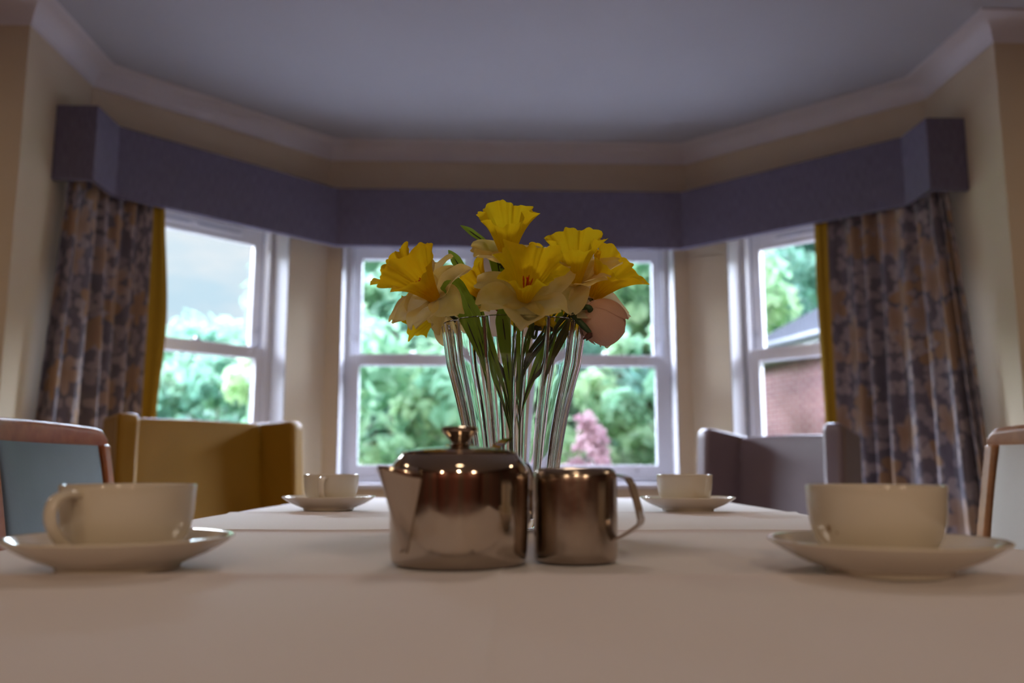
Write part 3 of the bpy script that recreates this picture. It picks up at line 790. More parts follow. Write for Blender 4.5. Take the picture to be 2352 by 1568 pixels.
MB().strap([hd * 0.036 + Vector((0, 0, 0.0815)), hd * 0.040 + Vector((0, 0, 0.084)), hd * 0.050 + Vector((0, 0, 0.0895)), hd * 0.053 + Vector((0, 0, 0.0905))], hs, 0.010, 0.0012).build('lid_tab', 'stainless_steel', ld)
def spout():
    al = radians(-90 - 46); mb = MB(); rows = []
    z0, z1 = 0.012, 0.0695
    for i in range(22):
        t = i / 21; z = z0 + (z1 - z0) * t
        dl = radians((4.0 + 17.5 * t ** 0.85) * (1 - 0.22 * max(0, (t - 0.86) / 0.14) ** 2)); rt = 0.0502 + 0.0015 + 0.0205 * t ** 1.05
        rb = 0.0502
        row = []
        for k in range(21):
            q = -1 + 2 * k / 20
            a = al + dl * q
            # V with a rounded nose
            f = 1 - sqrt(q * q + 0.03) * 0.985
            f = max(0, f) / (1 - sqrt(0.03) * 0.985)
            r = rb * (1 if abs(q) < 1 else 0.99) + (rt - rb) * f
            # straight walls of the V: chord rather than arc
            row.append(Vector((r * cos(a), r * sin(a), z - 0.0015 * (1 - f))))
        rows.append(row)
    mb.grid(rows)
    return mb
spout().build('spout', 'stainless_steel', tp, smooth=60, solid=0.001)
hp = bez([hd * 0.049 + Vector((0, 0, 0.071)), hd * 0.060 + Vector((0, 0, 0.0735)), hd * 0.073 + Vector((0, 0, 0.068)), hd * 0.078 + Vector((0, 0, 0.050)), hd * 0.074 + Vector((0, 0, 0.030)), hd * 0.062 + Vector((0, 0, 0.019)), hd * 0.0495 + Vector((0, 0, 0.016))], 24)
MB().strap(hp, hs, 0.013, 0.0018).build('handle', 'stainless_steel', tp, smooth=50)
hg = MB().tube([hd * 0.0435 + hs * -0.007 + Vector((0, 0, 0.0800)), hd * 0.0435 + hs * 0.007 + Vector((0, 0, 0.0800))], 0.0017, 12)
hg.build('hinge', 'stainless_steel', tp)

# ---------------------------------------------------------------- steel milk jug
jg = thing('milk_jug', (0.0472, 0.662, ZT + 0.0012), 'small brushed steel milk jug with a strap handle beside the teapot', 'jug')
jb = [(0.0005, 0.0), (0.0280, 0.0), (0.0298, 0.0008), (0.0308, 0.003), (0.0312, 0.008), (0.0314, 0.030), (0.0314, 0.058), (0.0312, 0.0625), (0.0305, 0.0650), (0.0292, 0.0668), (0.0276, 0.0678), (0.0270, 0.0680), (0.0264, 0.0677), (0.0272, 0.0655), (0.0290, 0.0630), (0.0302, 0.060), (0.0304, 0.030), (0.0302, 0.006), (0.0290, 0.002), (0.0005, 0.0015)]
MB().lathe(jb, 80).build('body', 'brushed_steel', jg, smooth=40)
ha = radians(-24); jd = Vector((cos(ha), sin(ha), 0)); js = Vector((-jd.y, jd.x, 0))
jp = [(0.0300, 0.0630), (0.0365, 0.0625), (0.0415, 0.0605), (0.0440, 0.0560), (0.0468, 0.0470), (0.0490, 0.0380), (0.0505, 0.0310), (0.0497, 0.0280), (0.0452, 0.0245), (0.0390, 0.0205), (0.0312, 0.0165)]
MB().strap([jd * a + Vector((0, 0, b)) for a, b in jp], js, 0.0155, 0.0014).build('handle', 'brushed_steel', jg, smooth=30)

# ---------------------------------------------------------------- fluted vase
VX, VY = 0.0023, 0.97
NFL = 13
def flute(a, z):
    k = abs(sin(NFL * (a - radians(-90 - 25.5)) / 2 ))
    return 0.940 + 0.060 * k ** 0.62
VH = 0.2225
def vr(z):
    t = z / VH
    return 0.0455 + 0.0075 * t + 0.038 * t ** 2.0 - 0.0085 * max(0, t - 0.8) / 0.2 * t
def vase():
    mb = MB()
    prof = [(0.0005, 0.0), (0.040, 0.0), (0.0440, 0.0015)]
    zs = [0.004 + (VH - 0.004) * k / 40 for k in range(41)]
    prof += [(vr(z), z) for z in zs]
    seg = NFL * 16
    rows = []
    def ring(r, z, inner):
        row = []
        for k in range(seg):
            a = 2 * pi * k / seg
            f = flute(a, z)
            amount = min(1, z / 0.02)
            rr = r * (1 + (f - 1) * amount)
            if inner: rr -= 0.0027 * amount * math.exp(-(abs(sin(NFL * (a - radians(-90 - 25.5)) / 2)) / 0.26) ** 2)
            row.append(Vector((rr * cos(a), rr * sin(a), z)))
        return row
    for r, z in prof: rows.append(ring(r, z, False))
    rows.append(ring(vr(VH) - 0.0012, VH + 0.0009, False))
    TH = 0.0030
    for z in reversed(zs):
        if z < 0.016: break
        rows.append(ring(vr(z) - TH, z, True))
    rows.append(ring(vr(0.016) - TH - 0.004, 0.0125, True)); rows.append(ring(0.0005, 0.0115, True))
    return mb.grid(rows, None, True)
v = vase().build('vase', 'vase_acrylic', smooth=40, loc=(VX, VY, ZT + 0.0035))
tag(v, 'tall clear fluted vase holding the yellow daffodils at the table centre', 'vase')

# ---------------------------------------------------------------- daffodils
def frame(d, roll=0):
    z = Vector(d).normalized(); x = Vector((0, 0, 1)).cross(z)
    if x.length < 1e-3: x = Vector((1, 0, 0))
    x.normalize(); y = z.cross(x)
    M = Matrix((x, y, z)).transposed().to_4x4()
    return M @ Matrix.Rotation(roll, 4, 'Z')
def petal_mb(rnd, L, Wd, tilt, curl, twist, M):
    """a tepal from the flower centre outwards; tilt 0 = flat, + towards the mouth"""
    rows, uvs = [], []
    n, m = 14, 9
    ph = rnd.uniform(0, 6)
    for i in range(n + 1):
        t = i / n
        wd = Wd * max(0.06, sin(pi * (0.07 + 0.90 * t ** 1.15))) ** 0.62
        ang = tilt + curl * t * t
        x0 = L * t * cos(tilt + curl * t * 0.5); z0 = L * t * sin(tilt + curl * t * 0.5)
        r, u = [], []
        for j in range(m):
            q = -1 + 2 * j / (m - 1)
            y = wd / 2 * q
            cup = 0.16 * wd * q * q + 0.0022 * sin(q * 4 + ph + t * 3) * t + 0.0016 * sin(t * 9 + ph * 2 + q * 2)
            tw = twist * t
            p = Vector((x0 - sin(ang) * cup + 0.002 * t * sin(3 * q + ph), y * cos(tw), z0 + cos(ang) * cup + y * sin(tw)))
            r.append(M @ p); u.append(((q + 1) / 2 * 0.4, t))
        rows.append(r); uvs.append(u)
    return MB().grid(rows, uvs)
def corona_mb(rnd, L, R0, R1, M, nf=9, ruff=0.20):
    rows, uvs = [], []; n, m = 16, 96
    ph = [rnd.uniform(0, 6) for _ in range(5)]
    for i in range(n + 1):
        t = i / n; r, u = [], []
        for j in range(m + 1):
            a = 2 * pi * j / m
            rr = R0 + (R1 - R0) * (0.38 * t + 0.52 * t ** 2.1 + 0.10 * t ** 8)
            k = t ** 2.2
            rr *= 1 + ruff * k * (0.75 * sin(nf * a + ph[0]) + 0.35 * sin((2 * nf + 1) * a + ph[1]) + 0.55 * sin(3 * a + ph[2]))
            z = L * t * (1 + k * (0.07 * abs(sin(nf * a / 2 + ph[3])) ** 0.6 + 0.035 * abs(sin(nf * 1.5 * a + ph[4])) + 0.06 * sin(3 * a + ph[1]) + 0.04 * sin(5 * a + ph[0])))
            # longitudinal pleats
            rr += 0.0007 * sin(26 * a + ph[2]) * sin(pi * min(1, t * 1.1))
            r.append(M @ Vector((rr * cos(a), rr * sin(a), z))); u.append((j / m * 6, t))
        rows.append(r); uvs.append(u)
    return MB().grid(rows, uvs)
VB = Vector((VX, VY, ZT + 0.0035))
def flower(px, py, Y, d, seed, label, size=1.0, tepals='petal_cream', cor='petal_yellow', tilt=0.35, petals=None, R1=0.027, L=0.043, foot=None, PLn=0.051, node=None, stem_bend=0.02, roll=None, bell=False):
    rnd = random.Random(seed)
    c = P(px, py, Y)
    root = thing('daffodil', c, label, 'flower', 'artificial daffodils in the vase')
    M = frame(d, rnd.uniform(0, 6) if roll is None else roll)
    z = Vector(d).normalized()
    Ms = M @ Matrix.Scale(size, 4)
    if not bell:
        corona_mb(rnd, L, 0.0065, R1, Ms @ Matrix.Translation((0, 0, 0.001)), nf=rnd.choice((6, 7, 8))).build('corona', cor, root, smooth=80)
    for k in range(6):
        if petals and k not in petals: continue
        a = k * pi / 3 + rnd.uniform(-0.12, 0.12)
        tl = tilt + rnd.uniform(-0.30, 0.26) + (0.10 if k % 2 else 0)
        Mp = Ms @ Matrix.Rotation(a, 4, 'Z') @ Matrix.Translation((0.002, 0, -0.0006 * (k % 2)))
        petal_mb(rnd, PLn * rnd.uniform(0.92, 1.1), 0.039 * rnd.uniform(0.9, 1.1), tl, rnd.uniform(-0.75, 0.35), rnd.uniform(-0.25, 0.25), Mp).build('petal', tepals, root, smooth=80)
    # stamens
    if not bell:
        sb = MB()
        for k in range(5):
            a = k * 2 * pi / 5; tip = Vector((0.0042 * cos(a), 0.0042 * sin(a), 0.025)); 
            sb.tube([Ms @ Vector((0.001 * cos(a), 0.001 * sin(a), 0.003)), Ms @ (tip * 0.6), Ms @ tip, Ms @ (tip * 1.18)], [0.0005, 0.0005, 0.0010, 0.0004], 6)
        sb.tube([Ms @ Vector((0, 0, 0.003)), Ms @ Vector((0, 0, 0.027)), Ms @ Vector((0.0008, 0, 0.030))], [0.0007, 0.0007, 0.0012], 6)
        sb.build('stamens', 'stamen_orange', root)
    # calyx: small jagged green cup behind the petals
    cb = MB(); rows = []
    for i in range(5):
        t_ = i / 4
        rows.append([Ms @ Vector(((0.0022 + 0.0085 * t_ ** 1.4 * (1 + 0.22 * sin(6 * 2 * pi * k / 24) * t_)) * cos(2 * pi * k / 24), (0.0022 + 0.0085 * t_ ** 1.4 * (1 + 0.22 * sin(6 * 2 * pi * k / 24) * t_)) * sin(2 * pi * k / 24), -0.0085 + 0.0075 * t_)) for k in range(24)])
    cb.grid(rows, None, True).build('calyx', 'calyx_green', root, smooth=50)
    # stem into the vase
    nk = -z * (0.010 * size)
    ft = foot or Vector((rnd.uniform(-0.006, 0.006), rnd.uniform(-0.006, 0.006), 0.02))
    end = VB + ft - c
    thr = P(1180 + (px - 1180) * 0.08, 880, VY + (Y - VY) * 0.2) - c
    lipx = max(-118, min(118, (px - 1180) * 0.75))
    rimp = P(1180 + lipx, 745, VY + (Y - VY) * 0.55) - c
    path = bez([nk * 0.4, nk * 1.4 - z * 0.006, (nk * 2 - z * 0.012) * 0.55 + rimp * 0.45, rimp, thr, end], 34)
    MB().tube(path, [0.0016] * 10 + [0.0018] * 25, 8).build('stem', 'wire_green' if node else 'stem_green', root, smooth=60)
    if node:
        MB().tube([path[1], path[2], path[4], path[5]], [0.0018, 0.0032, 0.0030, 0.0016], 10).build('stem_node', 'stem_node', root, smooth=60)
    return root
flower(1168, 606, 0.945, (-0.06, -0.60, 0.80), 11, 'topmost daffodil standing highest above the bunch, trumpet opening upwards', tilt=0.50, R1=0.030, L=0.055, PLn=0.044)
flower(1000, 686, 0.935, (-0.52, -0.66, 0.52), 22, 'daffodil at the front left of the bunch, trumpet facing out to the left', size=1.02, tilt=0.10, cor='petal_gold', node=True, R1=0.032, L=0.046)
flower(966, 668, 0.99, (-0.74, -0.10, 0.62), 33, 'leftmost daffodil, half hidden behind the front left one', tilt=0.0, cor='petal_gold', R1=0.028)
flower(1204, 690, 0.915, (0.10, -0.78, 0.58), 44, 'large open daffodil in the centre of the bunch above the vase rim', size=1.08, tilt=0.30, R1=0.032, L=0.044, PLn=0.053)
flower(1128, 692, 0.98, (-0.66, -0.25, 0.72), 55, 'small deep yellow daffodil behind and left of the central bloom', size=0.92, tilt=0.15, cor='petal_gold', node=True)
flower(1322, 655, 0.95, (-0.06, -0.58, 0.81), 66, 'daffodil with bright red stamens, right of the topmost bloom', tilt=0.30, R1=0.031, L=0.050, node=True)
flower(1362, 684, 0.965, (0.52, -0.50, 0.66), 77, 'rightmost daffodil with a frilled trumpet turned to the right', size=1.05, tilt=-0.10, cor='petal_gold', tepals='petal_ivory', R1=0.033)
flower(1250, 655, 1.03, (0.05, 0.25, 0.95), 88, 'deep yellow daffodil at the back between the central and red-stamened blooms', size=0.95, tilt=0.3, cor='petal_gold', tepals='petal_yellow')
flower(1288, 700, 1.02, (0.35, 0.30, 0.55), 99, 'yellow daffodil low at the back right, just over the vase rim', size=0.85, tilt=0.2, tepals='petal_yellow', cor='petal_gold')
flower(1022, 706, 1.02, (-0.62, 0.45, -0.10), 110, 'pale daffodil drooping away low at the back left of the vase rim', tilt=0.05)
flower(1236, 752, 1.0, (0.2, 0.3, 0.9), 121, 'small daffodil sunk below the vase rim, seen through the clear flutes', size=0.55, tilt=0.3, tepals='petal_yellow')

# peach tulip-like bloom drooping on the right
def peach():
    c = P(1356, 712, 0.925)
    root = thing('peach_flower', c, 'round peach artificial bloom drooping over the right rim of the vase', 'flower')
    d = Vector((0.58, 0.62, -0.42)); M = frame(d, 0.4)
    rnd = random.Random(3)
    for k in range(7):
        rows, uvs = [], []
        a0 = k * 2 * pi / 7 * 2.0 + rnd.uniform(-.2, .2); sc = 1.0 - 0.035 * k
        for i in range(13):
            t_ = i / 12; r_, u_ = [], []
            for j in range(9):
                q = -1 + 2 * j / 8
                hwid = 0.95 * (sin(pi * (0.10 + 0.78 * t_))) ** 0.6
                a = a0 + q * hwid
                lat = t_ * 2.05
                rr = 0.0265 * sc * sin(lat) ** 0.9 + 0.0015
                zz = 0.0245 * (1 - cos(lat)) * 1.06
                r_.append(M @ Vector((rr * cos(a), rr * sin(a), zz))); u_.append((q, t_))
            rows.append(r_); uvs.append(u_)
        MB().grid(rows, uvs).build('petal', 'petal_peach', root, smooth=80)
    path = bez([M @ Vector((0, 0, 0.001)), M @ Vector((0, 0, -0.006)), P(1310, 712, 0.945) - c, P(1290, 735, 0.945) - c, P(1196, 860, 0.965) - c, VB + Vector((0.004, -0.003, 0.02)) - c], 30)
    MB().tube(path, [0.0030, 0.0036] + [0.0030] * 8 + [0.002] * 21, 10).build('stem', 'calyx_green', root, smooth=60)
    # sepal trailing along the bloom with a withered brown tip
    sp = bez([P(1305, 700, 0.928) - c, P(1322, 728, 0.924) - c, P(1340, 748, 0.922) - c, P(1356, 764, 0.922) - c], 12)
    MB().tube(sp, [0.0026, 0.0045, 0.0050, 0.0048, 0.0040, 0.0036, 0.0034, 0.0034, 0.0036, 0.0034, 0.0030, 0.0026, 0.002], 8).build('sepal', 'calyx_green', root, smooth=60)
    tb = MB()
    for q in (-0.5, 0.1, 0.7):
        tb.tube([sp[-1], sp[-1] + Vector((0.003 * q - 0.002, 0, -0.004)), sp[-1] + Vector((0.006 * q - 0.005, 0, -0.009 + 0.004 * abs(q)))], [0.0022, 0.0026, 0.0006], 6)
    tb.build('withered_tip', 'brown_tip', root)
    sp2 = bez([P(1318, 722, 0.923) - c, P(1312, 710, 0.921) - c, P(1306, 702, 0.921) - c], 6)
    MB().tube(sp2, [0.0028, 0.003, 0.003, 0.0028, 0.0024, 0.002, 0.001], 8).build('sepal', 'calyx_green', root, smooth=60)
peach()

# leaves
def blade(pts, wid, mat, label, vein=True, fold=0.25):
    """pts: (px, py, Y) from the tip down into the vase"""
    ws = [P(*p) for p in pts] + [P(1180 + random.uniform(-7, 7), 1015, VY + random.uniform(-.004, .004))]
    c = ws[0].copy(); path = bez([p - c for p in ws], 34)
    root = thing('leaf_blade', c, label, 'leaf', 'artificial leaves in the vase')
    rows, uvs, mid = [], [], []
    for i, p in enumerate(path):
        t_ = i / 34
        tg = (path[min(i + 1, 34)] - path[max(i - 1, 0)]).normalized()
        sd = tg.cross(Vector((0.12, -1, 0.15))).normalized(); nn = sd.cross(tg).normalized()
        hw = wid / 2 * min(1, (t_ / 0.16 + 0.02) ** 0.6) * (1 - 0.84 * min(1, max(0, t_ - 0.34) / 0.46))
        rows.append([p + sd * (hw * q) + nn * (fold * hw * abs(q) + 0.0006 * sin(t_ * 20 + q)) for q in (-1, -0.5, 0, 0.5, 1)])
        uvs.append([((q + 1) / 2 * 0.3, t_ * 2) for q in (-1, -0.5, 0, 0.5, 1)]); mid.append(p - nn * 0.0004)
    MB().grid(rows, uvs).build('blade', mat, root, smooth=60)
    if vein: MB().tube(mid[3:], 0.00075, 6).build('midrib', 'wire_green', root, smooth=60)['label'] = 'dark wire midrib'
blade([(1012, 660, 0.93), (1036, 664, 0.925), (1066, 722, 0.925), (1098, 800, 0.93), (1146, 900, 0.95)], 0.0165, 'blade_green', 'broad green leaf bent over at the top, left of the central bloom')
blade([(1034, 627, 0.95), (1056, 668, 0.945), (1092, 730, 0.94), (1128, 808, 0.94), (1160, 905, 0.955)], 0.0165, 'blade_green', 'broad green leaf rising beside the bent-over one to a pointed tip')
blade([(1057, 517, 0.96), (1088, 537, 0.96), (1118, 566, 0.96), (1138, 640, 0.965), (1164, 760, 0.97)], 0.0075, 'blade_green', 'thin leaf curling out left beneath the topmost daffodil')
blade([(1030, 574, 1.0), (1052, 606, 1.0), (1080, 660, 0.995), (1112, 740, 0.99), (1150, 860, 0.985)], 0.0125, 'blade_green', 'pale leaf tip standing against the window, right of the leftmost blooms')
blade([(1249, 566, 1.01), (1243, 600, 1.01), (1228, 700, 1.0), (1208, 830, 0.985)], 0.010, 'blade_green', 'leaf tip poking up between the central and red-stamened blooms')
blade([(1132, 560, 0.96), (1146, 620, 0.955), (1162, 740, 0.95), (1176, 850, 0.955)], 0.0165, 'blade_green', 'broad stem leaf straight under the topmost daffodil')
blade([(1312, 735, 0.955), (1286, 786, 0.95), (1252, 842, 0.95), (1214, 890, 0.955)], 0.010, 'blade_brown', 'brownish curled leaf on the right inside the vase')
blade([(1292, 712, 1.0), (1262, 780, 0.99), (1232, 846, 0.98), (1206, 920, 0.975)], 0.013, 'blade_green', 'green leaf leaning right inside the vase')
blade([(1086, 700, 1.0), (1100, 790, 0.99), (1128, 850, 0.985), (1156, 930, 0.98)], 0.012, 'blade_dark', 'dark leaf leaning left inside the vase')
blade([(1150, 700, 0.94), (1160, 780, 0.94), (1170, 880, 0.95)], 0.017, 'blade_green', 'wide green leaf at the front centre of the vase')

# ================================================================ CHAIRS
def side_chair(x, y, rz, wood, pad, label, slope=0.0):
    """upholstered wooden dining chair; local -y is the way it faces"""
    r = thing('dining_chair', (x, y, 0), label, 'chair', 'wooden dining chairs at the table', rz)
    Wc = 0.215
    # seat frame and seat
    MB().box((0, 0, 0.405), (0.43, 0.42, 0.06)).build('seat_frame', wood, r, smooth=None, bevel=0.006)
    MB().box((0, -0.005, 0.455), (0.42, 0.42, 0.06)).build('seat', pad, r, bevel=0.022)
    for sx in (-1, 1):
        MB().strap([(sx * 0.195, -0.185, 0.0), (sx * 0.195, -0.19, 0.43)], (1, 0, 0), 0.036, 0.036).build('leg', wood, r, smooth=None, bevel=0.004)
        path = bez([(sx * 0.198, 0.26, 0.0), (sx * 0.198, 0.205, 0.25), (sx * 0.198, 0.195, 0.45), (sx * 0.198, 0.215, 0.65), (sx * 0.198, 0.25, 0.86)], 18)
        MB().strap(path, (1, 0, 0), 0.030, 0.034).build('leg', wood, r, smooth=40, bevel=0.005)
    # crest rail: gently bowed backwards and rounded at the ends
    rows = []
    for i in range(33):
        q = -1 + 2 * i / 32; xx = q * 0.222; yy = 0.262 + 0.022 * (1 - q * q)
        e = max(0, (abs(q) - 0.90) / 0.10); h = 0.027 * (1 - 0.32 * e * e); th = 0.019
        rows.append([Vector((xx, yy + th * (abs(cos(a)) ** 0.5) * math.copysign(1, cos(a)), 0.866 + 0.006 * (1 - q * q) - 0.006 * e * e + h * (abs(sin(a)) ** 0.5) * math.copysign(1, sin(a)))) for a in [2 * pi * k / 24 for k in range(24)]])
    mb = MB().grid(rows, None, True)
    mb.f.append(tuple(range(24))); mb.f.append(tuple(range(32 * 24, 33 * 24)))
    mb.build('crest_rail', wood, r, smooth=50)
    # upholstered back panel, bowed like the rail
    rows = []
    for i in range(15):
        t_ = i / 14; z = 0.515 + 0.345 * t_; yb = 0.200 + 0.045 * t_ ** 1.3; row = []
        for k in range(28):
            a = 2 * pi * k / 28; q = math.copysign(abs(cos(a)) ** 0.35, cos(a)); s_ = math.copysign(abs(sin(a)) ** 0.7, sin(a))
            bow = 0.020 * (1 - q * q); en = sin(pi * (0.06 + 0.88 * t_)) ** 0.3
            row.append(Vector((q * 0.176, yb + bow + 0.020 * s_ * en, z)))
        rows.append(row)
    mb = MB().grid(rows, None, True); mb.f.append(tuple(range(28))); mb.f.append(tuple(range(14 * 28, 15 * 28)))
    mb.build('back_pad', pad, r, smooth=50)
    MB().box((0, 0.205, 0.50), (0.37, 0.024, 0.04)).build('lower_rail', wood, r, smooth=None, bevel=0.004)
    return r
side_chair(-0.535, 1.49, radians(92), 'chair_wood', 'pad_blue', 'glossy reddish wooden dining chair with a blue-grey padded back, left of the table')
side_chair(0.665, 1.455, radians(-90), 'chair_wood_light', 'pad_grey', 'lighter wooden dining chair with a pale padded back at the right edge of the photo')

def armchair(x, y, rz, mat, welt, label, rise=0.0, back_h=0.965, bw=0.23):
    """winged leather dining armchair; local -y is the way it faces"""
    r = thing('wing_armchair', (x, y, 0), label, 'armchair', 'winged leather armchairs', rz)
    MB().box((0, -0.02, 0.30), (2 * bw + 0.02, 0.50, 0.20)).build('seat_base', mat, r, bevel=0.02)
    MB().box((0, -0.05, 0.44), (2 * bw - 0.01, 0.46, 0.10)).build('seat_cushion', mat, r, bevel=0.035)
    # back
    mb = MB(); rows = []
    for i in range(13):
        t_ = i / 12; z = 0.40 + (back_h - 0.40) * t_; yy = 0.20 + 0.05 * t_
        row = []
        for k in range(24):
            a = 2 * pi * k / 24; q = math.copysign(abs(cos(a)) ** 0.25, cos(a)); s_ = math.copysign(abs(sin(a)) ** 0.5, sin(a))
            th = 0.042 * (1 if t_ < 0.95 else 0.82)
            row.append(Vector((q * bw, yy + 0.022 * (1 - q * q) + th * s_, z + (0.006 * (1 - q * q) if t_ > 0.9 else 0))))
        rows.append(row)
    mb.grid(rows, None, True); mb.f.append(tuple(range(24))); mb.f.append(tuple(range(12 * 24, 13 * 24)))
    mb.build('backrest', mat, r, smooth=50, bevel=0.01)
    for sx in (-1, 1):
        fl = radians(14)
        # wing and arm: a padded slab, straight front edge above the arm
        prof = [(0.045, 0.20), (0.045, back_h + 0.002), (-0.135, back_h + 0.006 + rise), (-0.155, back_h - 0.012 + rise), (-0.165, 0.70), (-0.40, 0.655), (-0.42, 0.63), (-0.42, 0.20)]
        hinge = Vector((sx * (bw + 0.012), 0.235, 0))
        def pt(u, z, off):
            f = fl if u > -0.17 else fl * max(0.25, 1 - (-0.17 - u) * 3.0)
            dirv = Vector((sx * sin(f), -cos(f), 0)); nor = Vector((sx * cos(f), sin(f), 0))
            base = hinge + Vector((0, 0.012 * (z - 0.6), 0))
            return base + dirv * (-u) + nor * off + Vector((0, 0, z))
        mbw = MB(); n = len(prof)
        vs = [pt(u, z, -0.026) for u, z in prof] + [pt(u, z, 0.034) for u, z in prof]
        mbw.add(vs, [tuple(range(n)), tuple(range(n, 2 * n))[::-1]] + [(i, (i + 1) % n, n + (i + 1) % n, n + i) for i in range(n)])
        wg = mbw.build('wing', mat, r, bevel=0.014)
        MB().tube([pt(u, z, 0.0345) + Vector((0, 0, 0)) for u, z in ((-0.128, back_h - 0.004 + rise), (-0.143, 0.80), (-0.152, 0.69))], 0.0028, 8).build('piping', welt, wg, smooth=60)
        MB().tube([pt(u, z, -0.0275) for u, z in ((-0.010, back_h - 0.006), (-0.010, 0.80), (-0.012, 0.60))], 0.0026, 8).build('piping', welt, wg, smooth=60)
        for sy in (-1, 1):
            MB().lathe([(0.001, 0), (0.016, 0), (0.024, 0.21), (0.001, 0.21)], 16).build('leg', 'dark_wood', r, loc=(sx * (bw - 0.02), sy * 0.20, 0))
    return r
armchair(-0.865, 2.76, radians(52), 'armchair_tan', 'welt_tan', 'tan leather wing armchair at the far left table corner below the left window', rise=0.004, back_h=0.970, bw=0.255)
armchair(0.75, 2.82, radians(-52), 'armchair_brown', 'welt_brown', 'dark brown leather wing armchair at the far right table corner before the curtain', rise=0.028, back_h=0.922, bw=0.20)

# ================================================================ OUTSIDE
GZ = -0.35
pt = MB().add([(-14, 4.75, GZ + 0.02), (14, 4.75, GZ + 0.02), (14, 11.0, GZ + 0.02), (-14, 11.0, GZ + 0.02)], [(0, 1, 2, 3)]).build('bounce_sheet', 'bounce_grey', smooth=None)  # grey ground sheet added out of view to bounce neutral daylight to the ceiling
struct(pt, 'unseen grey sheet in front of the bay, added to bounce daylight', 'terrace')
gr = MB().add([(-80, 4.9, GZ), (80, 4.9, GZ), (80, 120, GZ), (-80, 120, GZ)], [(0, 1, 2, 3)]).build('ground', 'lawn_green', smooth=None)
struct(gr, 'green lawn outside the bay window', 'lawn')

def tree(x, y, h, rad, mat, label, seed, base=0.6, n=2600, leaf=0.17, dens=11, cs=0.36, name='garden_tree', group='trees outside the bay', trunk=True, shape=1.0, cone=0.0):
    rnd = random.Random(seed)
    root = thing(name, (x, y, GZ), label, 'tree' if name != 'garden_shrub' else 'shrub', group)
    cl = []
    for k in range(max(14, int(h * dens))):
        while True:
            a = rnd.uniform(0, 2 * pi); zz = rnd.uniform(0, 1) ** 0.9
            env = rad * (sin(pi * (0.12 + 0.82 * zz)) ** 0.55) * shape * (1 - cone * zz)
            rr = env * sqrt(rnd.uniform(0.15, 1))
            break
        cl.append((Vector((rr * cos(a), rr * sin(a), base + (h - base) * zz)), rnd.uniform(0.45, 1.0) * rad * cs))
    mb = MB()
    for k in range(n):
        c, cr_ = rnd.choice(cl)
        d = Vector((rnd.gauss(0, 1), rnd.gauss(0, 1), rnd.gauss(0, 0.8))).normalized() * cr_ * rnd.uniform(0.55, 1.05)
        p = c + d
        if p.z < 0.05: p.z = 0.05 + rnd.random() * 0.3
        nn = (d.normalized() + Vector((rnd.gauss(0, .5), rnd.gauss(0, .5), 0.5 + rnd.gauss(0, .5)))).normalized()
        a1 = nn.cross(Vector((rnd.gauss(0, 1), rnd.gauss(0, 1), rnd.gauss(0, 1)))).normalized(); b1 = nn.cross(a1)
        s_ = leaf * rnd.uniform(0.6, 1.35)
        mb.add([p - a1 * s_, p + b1 * (s_ * 0.55) + nn * s_ * 0.12, p + a1 * s_, p - b1 * (s_ * 0.55) + nn * s_ * 0.12], [(0, 1, 2, 3)])
    fo = mb.build('foliage', mat, root, smooth=None)
    fo['kind'] = 'stuff'
    if trunk:
        tk = MB().tube([(0, 0, 0), (0.05, 0, h * 0.3), (0, 0.05, h * 0.5), (0.03, 0, h * 0.7)], [0.022 * h ** 0.9, 0.019 * h ** 0.9, 0.012 * h ** 0.9, 0.015], 10)
        for k in range(5):
            a = rnd.uniform(0, 6.28); q = h * rnd.uniform(0.3, 0.6)
            tk.tube([(0, 0, q), (rad * .3 * cos(a), rad * .3 * sin(a), q + h * .12), (rad * .55 * cos(a), rad * .55 * sin(a), q + h * .2)], [0.006 * h, 0.004 * h, 0.01], 6)
        tk.build('trunk', 'tree_bark', root, smooth=60)
    return root
TREES = [
    # left window: lower trees under open sky
    (-8.2, 24.0, 4.3, 2.6, 'foliage_mid', 'green tree in the left window beside the curtain lining, its top against the sky'),
    (-5.6, 25.0, 4.9, 2.4, 'foliage_mid', 'thin-topped tree at the right side of the left window, against the sky'),
    (-9.6, 17.0, 2.6, 2.4, 'foliage_bright', 'low light green bush seen through the lower left window'),
    (-5.6, 16.5, 2.9, 2.2, 'foliage_mid', 'low green bush seen through the lower left window beside its frame'),
    # front windows
    (-2.6, 19.0, 6.5, 2.6, 'foliage_mid', 'tall green tree seen through the window left of the vase'),
    (-1.0, 22.0, 7.6, 2.8, 'foliage_mid', 'tall green tree rising behind the central pier between the windows'),
    (-2.6, 14.0, 3.0, 1.9, 'foliage_bright', 'yellow-green bush low in the window left of the vase'),
    (-0.6, 14.5, 2.6, 1.6, 'foliage_bright', 'yellow-green bush directly behind the vase'),
    (1.6, 20.0, 7.0, 2.8, 'foliage_mid', 'tall green tree seen through the window right of the vase'),
    (3.4, 18.0, 6.1, 2.2, 'foliage_bright', 'bright yellow-green tree at the right side of the window right of the vase'),
    (2.3, 13.2, 3.0, 1.1, 'foliage_bright', 'yellow-green bush low in the window right of the vase'),
    (0.9, 16.0, 3.4, 1.6, 'foliage_dark', 'darker green bush behind the pink-leaved shrub'),
    # right window
    (6.6, 21.0, 7.4, 2.6, 'foliage_dark', 'airy dark green tree above the slate roof in the right window'),
    (9.6, 24.0, 8.2, 3.2, 'foliage_dark', 'tall dark green tree behind the brick building'),
    (4.6, 26.0, 8.6, 3.0, 'foliage_dark', 'dark green tree far back, left of the brick building'),
    (-3.9, 29.0, 8.6, 3.2, 'foliage_dark', 'dark green tree far back between the left and front windows'),
    (2.2, 30.0, 9.8, 3.6, 'foliage_dark', 'dark green tree far back behind the window right of the vase'),
]
